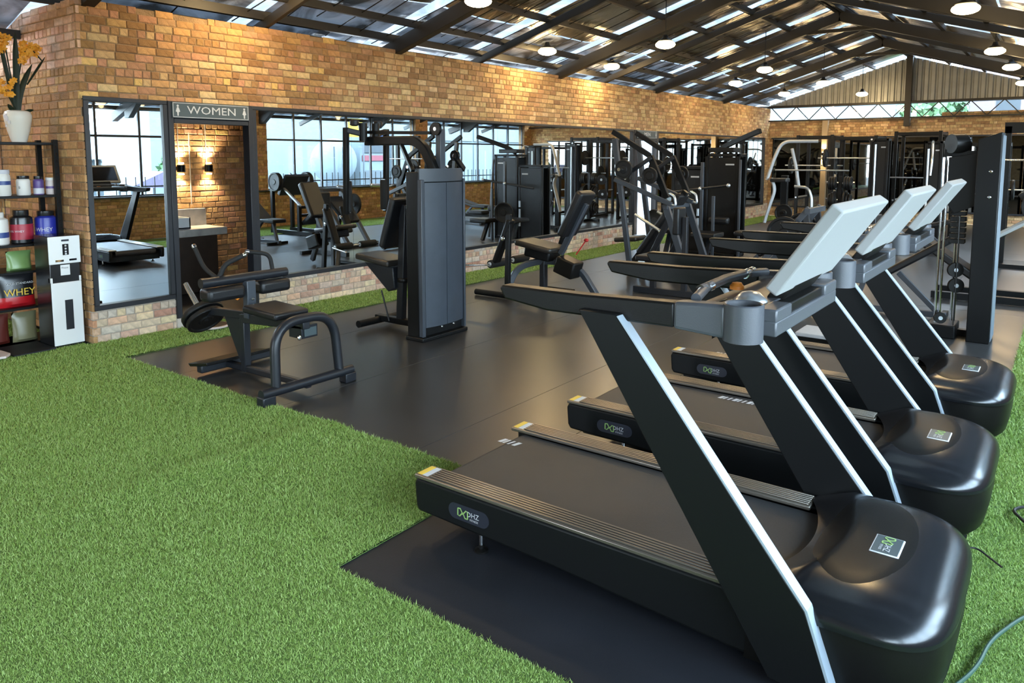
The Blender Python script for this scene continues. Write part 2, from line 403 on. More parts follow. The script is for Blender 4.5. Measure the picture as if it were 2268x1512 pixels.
wl = brick_wall('wall_left', (0,0,0), (0,1,0), (1,0,0), 2.99, 21.3, 0.0, MT, holes, pal_w, 'mortar_dark', 0.12, 300, top_rag=0.12, zlow=0.34, slab0=0.006)
def pal_r(u, z): return PAL_DAYLIT if z > 2.45 else PAL_NEAR  # top bricks pinker and lighter, daylight put into their colour
brick_wall('wall_return', (0,2.99,0), (-1,0,0), (0,-1,0), 0.0, 3.2, 0.0, MT, [], pal_r, 'mortar_dark', 0.12, 300, slab0=0.125)
brick_wall('wall_back', (0,21.3,0), (1,0,0), (0,-1,0), -1.6, 8.2, 0.0, 2.62, [(-1.6,-0.05,0,2.62)], lambda u, z: PAL_WARM, 'mortar_dark', 0.2, 0)
brick_wall('wall_back_upper', (0,21.3,0), (1,0,0), (0,-1,0), 4.2, 8.2, 2.62, 2.74, [], lambda u, z: PAL_WARM, 'mortar_dark', 0.2, 0)
WX = 8.2
PIERS = [(-5.3,-4.95),(-0.1,0.25),(5.05,5.4),(10.28,10.65),(15.6,16.1),(20.9,21.3)]
brick_wall('wall_right', (WX,0,0), (0,1,0), (-1,0,0), -4.5, 21.3, 0.0, 0.86, [], lambda u, z: PAL_NEAR, 'mortar_dark', 0.2, 0)
for i, (a, b) in enumerate(PIERS):
    if a < -4: continue
    brick_wall('wall_pier_%d' % (i+1), (WX-0.06,0,0), (0,1,0), (-1,0,0), a, b, 0.86, 2.74, [], lambda u, z: PAL_NEAR, 'mortar_dark', 0.24, 0)
mb = MB(); mb.box(-4.0,1.4,-4.75,-4.6,0,4.3); mb.box(2.6,8.3,-4.75,-4.6,0,4.3); mb.box(1.4,2.6,-4.75,-4.6,2.3,4.3); mb.build('wall_front', 'mortar_dark', None, kind='structure')  # unseen wall, added to cut daylight from behind the camera
brick_wall('wall_side', (-1.75,0,0), (0,1,0), (1,0,0), -4.6, 2.98, 0.0, 2.52, [], lambda u, z: PAL_NEAR, 'mortar_dark', 0.12, 0)  # out of view, added to keep daylight off the return wall
# windows of the right wall
for i, ((a0, a1), (b0, b1)) in enumerate(zip(PIERS, PIERS[1:])):
    y0, y1 = a1, b0; mb = MB(); n = 6
    for k in range(n+1):
        y = y0 + (y1-y0)*k/n; mb.box(WX+0.02, WX+0.07, y-0.022, y+0.022, 0.86, 2.72)
    for z in (0.88, 2.05, 2.70): mb.box(WX+0.025, WX+0.065, y0, y1, z-0.022, z+0.022)
    wf = mb.build('window_%d' % (i+1), 'steel_frame', None, kind='structure')
    for k in range(n):
        ya = y0 + (y1-y0)*k/n + 0.022; yb = y0 + (y1-y0)*(k+1)/n - 0.022
        for za, zb in ((0.9, 2.03), (2.07, 2.68)):
            p = MB().box(WX+0.042, WX+0.047, ya, yb, za, zb).build('pane', 'window_glass', wf, smooth=False)
mb = MB(); mb.box(WX-0.05, WX+0.15, -4.5, 21.3, 2.70, 2.80); mb.build('trim_1', 'rafter_steel', None, kind='structure')
mb = MB(); mb.box(WX-0.08, WX+0.05, -4.5, 21.3, 0.845, 0.875); mb.build('trim_2', 'steel_frame', None, kind='structure')
# ------------------------------------------------------------------ floor: rubber sheets on a screed
mb = MB(); mb.box(-4.0, 8.3, -6.0, 21.3, -0.12, -0.012); fl = mb.build('floor', 'rubber_dark', None, kind='structure')
xs = [0.66, 1.46, 2.70, 3.95, 4.545, 5.72, 6.56]
for a, b in zip(xs, xs[1:]):
    yy = [2.935, 9.3, 15.2, 21.3]
    for c, d in zip(yy, yy[1:]):
        MB().box(a+0.0012, b-0.0012, c+0.0012, d-0.0012, -0.0118, 0.0).build('rubber_sheet', 'rubber_floor', fl, bev=0.0012, seg=1)
MB().box(4.546, 6.559, 1.868, 2.934, -0.0118, 0.0).build('rubber_sheet', 'rubber_dark', fl, bev=0.0012, seg=1)
# women's room floor
MB().box(-2.6, -0.02, 3.12, 6.2, -0.0115, 0.002).build('floor_tiles', 'tile_dark', fl)
# ------------------------------------------------------------------ artificial turf
def turf_h(x, y):
    return 0.034*np.exp(-((x-3.26-0.05*np.sin(y*3))/0.13)**2)*np.clip((y-1.2)/0.8,0,1)*np.clip((3.1-y)/0.4,0,1) + 0.006*np.sin(x*2.1+1)*np.sin(y*2.7)*0.5 + 0.003
TURF = [(-1.74, 4.545, -4.0, 2.934), (4.545, 8.15, -4.0, 1.867), (0.005, 0.659, 2.934, 21.2), (6.561, 8.15, 1.867, 21.2)]
def turf_base():
    mb = MB()
    for (x0,x1,y0,y1) in TURF[:4]:
        nx = max(2, int((x1-x0)/0.06)); ny = max(2, int((y1-y0)/0.12)) if y1-y0 < 8 else 40
        X = np.linspace(x0,x1,nx); Y = np.linspace(y0,y1,ny)
        v = [(float(x),float(y),0.003+float(turf_h(x,y))) for y in Y for x in X]
        f = [(j*nx+i, j*nx+i+1, (j+1)*nx+i+1, (j+1)*nx+i) for j in range(ny-1) for i in range(nx-1)]
        mb.add(v, f)
        e = 0.002
        mb.add([(x0,y0,-0.011),(x1,y0,-0.011),(x1,y1,-0.011),(x0,y1,-0.011),(x0,y0,e),(x1,y0,e),(x1,y1,e),(x0,y1,e)], [(0,1,5,4),(1,2,6,5),(2,3,7,6),(3,0,4,7)])
    me = bpy.data.meshes.new('turf'); me.from_pydata(mb.v, [], mb.f); me.materials.append(MATS['turf_base'])
    o = bpy.data.objects.new('turf', me); COL.objects.link(o)
    tag(o, 'bright green artificial turf covering the floor around the rubber mats', 'turf', kind='stuff'); return o
turf = turf_base()
def turf_blades(n_try, d_ref):
    C = np.array(cam.location); fw = np.array(_fw); rt = np.array(_rt); up = np.array(_up)
    pts = []
    areas = np.array([(r[1]-r[0])*(r[3]-max(r[2],0.2)) for r in TURF[:4]]); pr = areas/areas.sum()
    ch = rng.choice(4, n_try, p=pr); R = np.array([(r[0],r[1],max(r[2],0.2),r[3]) for r in TURF[:4]])
    x = R[ch,0] + (R[ch,1]-R[ch,0])*rng.random(n_try); y = R[ch,2] + (R[ch,3]-R[ch,2])*rng.random(n_try)
    v = np.stack([x,y,np.zeros_like(x)],1) - C; zc = v@fw
    px = 1134 + FPX*(v@rt)/np.maximum(zc,0.1); py = (HOR+U) - FPX*(v@up)/np.maximum(zc,0.1)
    acc = np.minimum(1, (d_ref/np.maximum(zc,0.1))**1.7)
    ok = (zc>0.3)&(px>-250)&(px<2268+300)&(py<1512+250)&(rng.random(n_try)<acc)
    x, y, d = x[ok], y[ok], zc[ok]; N = len(x)
    x = x + rng.normal(0,0.006,N); y = y + rng.normal(0,0.006,N)
    sc = np.clip((d/d_ref)**0.75, 0.9, 3.0)
    wd = 0.0017*sc*rng.uniform(0.7,1.3,N); ln = 0.0145*np.minimum(sc,1.5)*rng.uniform(0.6,1.3,N)
    th = rng.random(N)*2*np.pi; le = rng.random(N)*2*np.pi; lean = rng.uniform(0.3,1.3,N)
    z0 = 0.001 + turf_h(x,y)
    dx, dy = np.cos(th)*wd, np.sin(th)*wd
    V = np.empty((N,3,3),np.float32)
    V[:,0] = np.stack([x-dx,y-dy,z0],1); V[:,1] = np.stack([x+dx,y+dy,z0],1)
    V[:,2] = np.stack([x+np.cos(le)*ln*np.sin(lean), y+np.sin(le)*ln*np.sin(lean), z0+ln*np.cos(lean)],1)
    me = bpy.data.meshes.new('turf_pile'); me.vertices.add(3*N); me.vertices.foreach_set('co', V.ravel())
    me.loops.add(3*N); me.loops.foreach_set('vertex_index', np.arange(3*N,dtype=np.int32))
    me.polygons.add(N); me.polygons.foreach_set('loop_start', np.arange(0,3*N,3,dtype=np.int32))
    me.update(calc_edges=True); me.materials.append(MATS['turf_blade'])
    o = bpy.data.objects.new('turf_pile', me); COL.objects.link(o); o.parent = turf; o['kind'] = 'stuff'
    return N
print('blades', turf_blades(5200000, 2.6))
# ------------------------------------------------------------------ roof
RX, RZ, SL = 3.45, 4.26, 0.307
def rz(x): return RZ - SL*abs(x-RX)
XL, XR = -1.75, 8.9
mb = MB(); mb.box(RX-0.12, RX+0.12, -5, 21.6, RZ+0.02, RZ+0.06); roof = mb.build('roof', 'rafter_steel', None, kind='structure')
YB = [-4.6, -0.6, 3.1, 4.9, 6.8, 8.5, 10.5, 12.1, 14.1, 15.8, 17.8, 19.4, 21.5]
PURL = [0.05, 0.85, 1.6, 2.35, 3.1, 3.85, 4.6, 5.15]
def roof_sheet(name, m, y0, y1, side, sa, sb, dz, sagm, nx=26, ny=10):
    v = []; f = []
    for j in range(ny+1):
        for i in range(nx+1):
            s = sa + (sb-sa)*i/nx; x = RX + side*s; y = y0 + (y1-y0)*j/ny
            ph = min(abs(s-p) for p in PURL); sag = sagm*min(1, ph/0.3)*math.sin(math.pi*j/ny)**0.5
            v.append((x, y, rz(x) - sag*random.uniform(0.5,1.2) + dz))
    for j in range(ny):
        for i in range(nx): f.append((j*(nx+1)+i, j*(nx+1)+i+1, (j+1)*(nx+1)+i+1, (j+1)*(nx+1)+i))
    mb = MB(); mb.add(v, f); return mb.build(name, m, roof)
for a, b in zip(YB, YB[1:]):
    for s in (-1, 1):
        SE = RX-XL if s < 0 else XR-RX
        roof_sheet('skylight_sheet', 'polycarbonate', a, b, s, 0.0, SE, 0.10, 0.0, 8, 2)
        lo = 2.72 if s < 0 else 2.55
        roof_sheet('foil_sheet', 'roof_foil', a+0.03, b-0.20, s, 0.10, lo, 0.004, 0.035)
        roof_sheet('thin_foil_sheet', 'foil_thin', a+0.03, b-0.20, s, lo+0.03, SE-0.25, 0.004, 0.03, 14, 10)
for s in (-1, 1):
    for p in PURL:
        x = RX + s*p
        if XL < x < XR: MB().box(x-0.028, x+0.028, -4.6, 21.4, rz(x)-0.105, rz(x)-0.025).build('purlin', 'rafter_steel', roof)
for k, y in enumerate(YB[:-1]):
    heavy = k % 2 == 0
    for s in (-1, 1):
        e = XL+0.1 if s < 0 else XR-0.1
        wd, hh = (0.11, 0.17) if heavy else (0.05, 0.10)
        dz = 0.10 + hh/2
        mb = MB(); mb.bar((RX, y, RZ-dz), (e, y, rz(e)-dz), wd, hh)
        if heavy:
            if s < 0: mb.prism([(-0.25, rz(-0.25)-0.12), (0.75, rz(0.75)-0.2), (0.03, 2.985), (-0.25, 2.985)], y-0.05, y+0.05)
            else: mb.prism([(8.2, rz(8.2)-0.12), (7.3, rz(7.3)-0.2), (8.02, 2.4), (8.2, 2.4)], y-0.05, y+0.05)
        mb.build('rafter', 'rafter_steel', roof, bev=0.004, seg=1)
    if heavy:   # collar tie near the ridge
        MB().bar((RX-0.95, y, RZ-0.42), (RX+0.95, y, RZ-0.42), 0.05, 0.06).build('collar_tie', 'rafter_steel', roof)
# loose support wires strung under the foil
for a, b in zip(YB[1:], YB[2:]):
    mb = MB()
    for k in range(5):
        y = a + (b-a)*(k+0.5)/5 + random.uniform(-0.1,0.1); x0 = random.uniform(-0.4,0.3); x1 = random.uniform(2.2,3.3); y1 = y + random.uniform(-0.25,0.25)
        mb.tube([(x0,y,rz(x0)-0.06),((x0+x1)/2,(y+y1)/2,rz((x0+x1)/2)-0.075),(x1,y1,rz(x1)-0.06)], 0.0045, 4)
    mb.build('support_wires', 'cable_black', roof, kind='stuff')
# eave beam above the wall
MB().box(-0.10, -0.03, -4.6, 21.3, 3.07, 3.16).build('eave_beam', 'rafter_steel', roof)
# steel columns carrying the roof behind the long wall
# ------------------------------------------------------------------ back gable
mb = MB(); mb.box(-1.6, 8.2, 21.25, 21.45, 2.985, 3.05); gab = mb.build('wall_gable', 'rafter_steel', None, kind='structure')
x = -1.6
while x < 8.2:
    x1 = min(x+0.76, 8.2); mb = MB(); v = []; f = []; n = 30
    for i in range(n+1):
        xx = x + (x1-x)*i/n; yy = 21.38 + 0.016*(1 if (i % 6) < 2 else -1)
        v += [(xx, yy, 3.03), (xx, yy, max(3.06, rz(xx)-0.11))]
    f = [(2*i, 2*i+2, 2*i+3, 2*i+1) for i in range(n)]
    mb.add(v, f); mb.build('cladding_sheet', 'cladding', gab, smooth=False); x = x1
MB().bar((RX, 21.2, RZ-0.1), (RX, 21.2, 2.42), 0.12, 0.14).build('king_post', 'rafter_steel', gab)
mb = MB(); mb.box(-0.05, 8.2, 21.16, 21.22, 2.615, 2.65); mb.build('lower_chord', 'rafter_steel', gab)
mb = MB(); mb.box(-0.05, 8.2, 21.16, 21.22, 2.985, 3.03); mb.build('upper_chord', 'rafter_steel', gab)
xx = 0.05; k = 0
while xx < 7.4:
    a, b = ((xx, 3.0), (xx+0.34, 2.64)) if k % 2 == 0 else ((xx, 2.64), (xx+0.34, 3.0))
    MB().bar((a[0], 21.19, a[1]), (b[0], 21.19, b[1]), 0.022, 0.022).build('web_bar', 'rafter_steel', gab); xx += 0.34; k += 1
xx = -0.05
while xx < 7.5:
    MB().box(xx, xx+0.74, 21.30, 21.305, 2.62, 2.99).build('pane', 'window_glass', gab, smooth=False); xx += 0.76
mat('column_lit', (0.34,0.25,0.15), 0.5)  # paler and yellower, lamp light on the column put into its colour
mb = MB(); mb.box(1.44, 1.58, 21.1, 21.24, 0.0, 2.61); mb.build('column_steel', 'column_lit', None, bev=0.004, seg=1, kind='structure')
t = thing('column_lamp', 'small up and down lamp fixed to the pale column on the end wall', 'lamp', (1.51, 21.05, 1.72))
MB().lathe((1.51,21.045,1.68), [(0.04,0),(0.045,0.005),(0.045,0.075),(0.04,0.08)], n=16).build('lamp_body', 'black_metal', t); MB().box(1.49,1.53,21.05,21.099,1.70,1.74).build('bracket', 'black_metal', t)
for dz in (0.09,-0.09):
    MB().lathe((1.51,21.045,1.72+dz*0.55), [(0.02,-0.006),(0.03,0),(0.02,0.006)], n=12).build('bulb', 'lamp_glow', t)
    l = bpy.data.lights.new('lamp_light', 'SPOT'); l.energy = 26; l.color = (1.0,0.78,0.45); l.spot_size = math.radians(110); l.spot_blend = 0.7; l.shadow_soft_size = 0.02
    o = bpy.data.objects.new('lamp_light', l); COL.objects.link(o); o.location = (0,-0.01,dz); o.rotation_euler = (math.pi if dz > 0 else 0, 0, 0); o.parent = t
# ------------------------------------------------------------------ mirrors and door frames on the long wall
FR = 0.03
def mirror(label, y0, y1, z0, z1, seams, name='wall_mirror', group=None, tilt=0.0):
    t = thing(name, label, 'mirror', (0, (y0+y1)/2, z0), group)
    mb = MB(); b = 0.045
    mb.box(-0.05, 0.012, y0, y1, z1-b*0.8, z1); mb.box(-0.05, 0.012, y0, y1, z0, z0+b)
    mb.box(-0.05, 0.012, y0, y0+b, z0+b, z1-b*0.8); mb.box(-0.05, 0.012, y1-b, y1, z0+b, z1-b*0.8)
    mb.build('frame', 'steel_frame', t, bev=0.003, seg=1)
    ys = [y0+b] + seams + [y1-b]
    for a, c in zip(ys, ys[1:]):
        pn = MB().obox((-0.030, (a+c)/2, (z0+b+z1-b*0.8)/2), (0.006, c-a-0.003, z1-b*0.8-z0-b), Matrix.Rotation(-tilt,3,'Z')).build('mirror_pane', 'mirror', t, smooth=False)
    MB().box(-0.10, -0.046, y0+0.002, y1-0.002, z0+0.002, z1-0.002).build('backing', 'steel_frame', t)
    return t
mirror('tall narrow mirror in black frame beside the women room doorway', 3.008, 3.755, 0.295, MIR1, [], tilt=0.034)
mirror('very long wall mirror in thin black frame between the two restroom doorways', 4.665, 13.125, MIR0, MIR1, [6.02, 7.45, 8.85, 10.25, 11.65])
mirror('far mirror panel beyond the second restroom doorway', 14.155, 20.9, MIR0, MIR1, [15.5, 16.9, 18.3, 19.6])
def door_frame(n, y0, y1, text, yc_off):
    t = empty('door_%d' % n, (0, (y0+y1)/2, 0)); t['kind'] = 'structure'
    mb = MB(); b = 0.055
    mb.box(-0.09, 0.02, y0, y0+b, 0.10 if n == 1 else 0.0, MIR1); mb.box(-0.09, 0.02, y1-b, y1, 0.0, MIR1)
    mb.box(-0.09, 0.02, y0+b, y1-b, 1.965, 2.01); mb.box(-0.09, 0.012, y0+b, y1-b, 2.01, MIR1)
    mb.build('door_frame', 'steel_frame', t, bev=0.004, seg=1)
    MB().box(-0.10, 0.024, y0-0.004, y0+b+0.004, 0.0, 0.10).build('door_foot', 'concrete', t)
    return t
door_frame(1, 3.755, 4.665, 'WOMEN', 0); door_frame(2, 13.125, 14.155, 'MEN', 0)
def wc_sign(y0, y1, text, label):
    t = thing('restroom_sign', label, 'sign', (0.02, (y0+y1)/2, 2.09)); yc = (y0+y1)/2; L = y1-y0
    MB().box(0.021, 0.032, y0, y1, 2.015, 2.165).build('sign_plate', 'badge_mid', t, bev=0.002, seg=1)
    mb = MB(); e = 0.006
    for a, b, c, d in ((y0+.008,y1-.008,2.022,2.027),(y0+.008,y1-.008,2.153,2.158),(y0+.008,y0+.013,2.022,2.158),(y1-.013,y1-.008,2.022,2.158)): mb.box(0.032, 0.0325, a, b, c, d)
    mb.build('border_line', 'white_print', t, smooth=False)
    v, f = text_geo(text, 0.105, 0.002); mb = MB(); sx_ = 1.28
    mb.add([(0.034+c, yc + a*sx_, 2.09+b) for a,b,c in v], f); mb.build('lettering', 'white_print', t, smooth=False)
    for yy in (y0+0.055, y1-0.055):     # small figure emblem
        mb = MB(); mb.cyl((0.032,yy,2.128), (0.0345,yy,2.128), 0.011, 10)
        mb.prism([(yy-0.008,2.115),(yy+0.008,2.115),(yy+0.022,2.075),(yy+0.008,2.068),(yy+0.006,2.035),(yy-0.006,2.035),(yy-0.008,2.068),(yy-0.022,2.075)], 0.032, 0.0345, 'x')
        mb.build('figure_emblem', 'white_print', t, smooth=False)
wc_sign(3.79, 4.61, 'WOMEN', 'dark sign reading WOMEN above the near doorway')
wc_sign(13.20, 14.08, 'MEN', 'dark restroom sign above the far doorway beyond the long mirror')
# second doorway shows a dark panel
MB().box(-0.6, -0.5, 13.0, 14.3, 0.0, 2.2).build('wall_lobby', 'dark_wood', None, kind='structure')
# ------------------------------------------------------------------ women room behind the doorway
brick_wall('wall_washroom', (-2.05,0,0), (0,1,0), (1,0,0), 3.1, 6.3, 0.0, 2.75, [], lambda u, z: PAL_NEAR, 'mortar_dark', 0.15, 300)
brick_wall('wall_washroom_end', (0,6.2,0), (1,0,0), (0,-1,0), -2.05, -0.15, 0.0, 2.75, [], lambda u, z: PAL_NEAR, 'mortar_dark', 0.1, 0)
MB().box(-2.2, -0.13, 3.1, 6.3, 2.72, 2.78).build('ceiling_washroom', 'dark_wood', None, kind='structure')
t = thing('washroom_vanity', 'concrete washroom counter with white basin seen through the women doorway', 'vanity', (-1.75, 4.5, 0))
MB().box(-2.045, -1.52, 3.3, 5.30, 0.70, 0.79).build('counter_slab', 'concrete', t, bev=0.006)
MB().box(-2.045, -1.62, 3.3, 5.22, 0.01, 0.70).build('counter_base', 'dark_wood', t)
MB().box(-2.04, -1.98, 3.3, 5.30, 0.79, 1.0).build('splash_back', 'concrete', t)
mb = MB(); x0, x1, y0, y1, za, zb = -1.95, -1.58, 4.0, 4.86, 0.79, 0.93
mb.box(x0, x1, y0, y1, za, za+0.03); mb.box(x0, x0+0.03, y0, y1, za, zb); mb.box(x1-0.03, x1, y0, y1, za, zb); mb.box(x0, x1, y0, y0+0.03, za, zb); mb.box(x0, x1, y1-0.03, y1, za, zb)
mb.build('basin', 'white_plastic', t, bev=0.008)
MB().tube(fillet([(-2.0,4.43,0.95),(-2.0,4.43,1.1),(-1.85,4.43,1.1),(-1.85,4.43,1.04)],0.04), 0.012).build('tap', 'chrome', t)
for yy, nm in ((5.37, 'up and down washroom wall lamp nearer the long mirror side'), (5.00, 'up and down washroom wall lamp beside the doorway jamb')):
    t = thing('wall_lamp', nm, 'lamp', (-2.0, yy, 1.5))
    mb = MB(); mb.lathe((-1.99,yy,1.46), [(0.045,0),(0.05,0.005),(0.05,0.085),(0.045,0.09)], n=18); mb.box(-2.045,-1.99,yy-0.025,yy+0.025,1.48,1.53); mb.build('lamp_body', 'black_metal', t)
    MB().tube([(-2.04,yy,1.55),(-2.04,yy,2.7)], 0.006, 6).build('conduit', 'concrete', t)
    for zz, r_ in ((1.57, 0), (1.435, math.pi)):
        MB().lathe((-1.99,yy,zz-0.008), [(0.03,0),(0.035,0.008),(0.03,0.016)], n=14).build('bulb', 'lamp_glow', t) if 'lamp_glow' in MATS else None
        l = bpy.data.lights.new('lamp_light', 'SPOT'); l.energy = 34; l.color = (1.0,0.80,0.52); l.spot_size = math.radians(125); l.spot_blend = 0.7; l.shadow_soft_size = 0.03
        o = bpy.data.objects.new('lamp_light', l); COL.objects.link(o); o.location = (0.01, 0, (0.095 if r_ == 0 else -0.075)); o.rotation_euler = (math.pi if r_ == 0 else 0, 0, 0); o.parent = t
MB().tube([(-2.03,5.14,1.05),(-2.03,5.14,1.95)], 0.007, 6).build('door_pull_pipe', 'concrete', None)
tag(bpy.data.objects['door_pull_pipe'], 'thin pale conduit running down between the two washroom wall lamps', 'pipe'); bpy.data.objects['door_pull_pipe'].name = 'conduit_pipe'
# back wall mirrors
t = thing('back_mirror', 'long dark mirror lining the far end wall behind the racks', 'mirror', (3.7, 21.25, 0.3))
for k in range(5):
    a = 0.1 + k*1.46; MB().box(a, a+1.45, 21.262, 21.272, 0.3, 2.14).build('mirror_pane', 'mirror_dark', t, smooth=False)
mb = MB(); mb.box(0.06, 7.44, 21.255, 21.28, 2.14, 2.18); mb.box(0.06, 7.44, 21.255, 21.28, 0.26, 0.3); mb.build('frame', 'steel_frame', t)
# ------------------------------------------------------------------ gym parts
def pad(name, c, size, M=None, parent=None, m='vinyl_black', bev=0.02):
    mb = MB(); mb.obox(c, size, M); return mb.build(name, m, parent, bev=min(bev, min(size)*0.42), seg=3)
def roty(a): return Matrix.Rotation(a, 3, 'Y')
def plate(c, axis, r, th, parent, name='weight_plate'):
    prof = [(0.026,-th/2),(0.05,-th/2),(0.06,-th*0.28),(r*0.80,-th*0.28),(r*0.86,-th/2),(r*0.97,-th/2),(r,-th*0.36),(r,th*0.36),(r*0.97,th/2),(r*0.86,th/2),(r*0.80,th*0.28),(0.06,th*0.28),(0.05,th/2),(0.026,th/2)]
    return MB().lathe(c, prof, axis, 26).build(name, 'cast_iron', parent)
def roller(p0, p1, r, parent, name='foam_roller'):
    p0 = Vector(p0); p1 = Vector(p1); L = (p1-p0).length; d = (p1-p0)/L
    o = MB().lathe(p0, [(r*0.6,0),(r*0.95,0.004),(r,0.02),(r,L-0.02),(r*0.95,L-0.004),(r*0.6,L)], d, 18).build(name, 'foam_black', parent)
    MB().cyl(p0-d*0.006, p0+d*0.004, r*0.55, 14).build('end_cap', 'satin_silver', o); MB().cyl(p1-d*0.004, p1+d*0.006, r*0.55, 14).build('end_cap', 'satin_silver', o); return o
def grip(path, r, parent, tip='chrome', name='handle', m='foam_black'):
    o = MB().tube(path, r, 10).build(name, m, parent)
    P = [Vector(p) for p in path]; d = (P[-1]-P[-2]).normalized()
    MB().lathe(P[-1]-d*0.004, [(r*1.02,0),(r*1.08,0.006),(r*1.05,0.02),(r*0.5,0.028)], d, 12).build('grip_cap', tip, o); return o
def bolt(c, d, parent, r=0.012):
    d = Vector(d).normalized(); c = Vector(c); return MB().lathe(c, [(r,0),(r,0.006),(r*0.6,0.011)], d, 8).build('bolt', 'chrome', parent)
def pulley(c, axis, r, parent):
    o = MB().lathe(c, [(0.01,-0.014),(r,-0.014),(r*0.86,-0.004),(r*0.86,0.004),(r,0.014),(0.01,0.014)], axis, 22).build('pulley', 'black_plastic', parent)
    MB().lathe(c, [(0.018,-0.019),(0.018,0.019)], axis, 10).build('pulley_hub', 'satin_silver', o); return o
def logo(c, X, Y, s, parent, txt=True):
    c = Vector(c); X = Vector(X).normalized(); Y = Vector(Y).normalized(); N = X.cross(Y)
    mb = MB()
    for cx_, pts in ((-0.62, [(-.16,.22),(.02,.24),(.16,.02),(-.02,-.20),(-.17,-.18),(-.16,.22)]), (-0.24, [(.16,-.24),(-.02,-.25),(-.15,-.02),(.04,.20),(.17,.18),(.16,-.24)])):
        P = [c + X*(s*(cx_+a)) + Y*(s*b) + N*0.0008 for a,b in pts]; mb.sweep(P, s*0.075, 0.0008, 4, up=N)
    mb.bar(c + X*(s*-0.5) + Y*(s*-0.08)+N*0.0008, c + X*(s*-0.33)+Y*(s*0.06)+N*0.0008, s*0.07, 0.0008, up=N)
    mb.build('logo', 'green_print', parent, smooth=False)
    if txt:
        flat_text('DHZ', s*0.42, c + X*(s*0.30) + Y*(s*0.04)+N*0.001, X, Y, 'white_print', parent)
        flat_text('FITNESS', s*0.17, c + X*(s*0.38) + Y*(s*-0.24)+N*0.001, X, Y, 'white_print', parent)
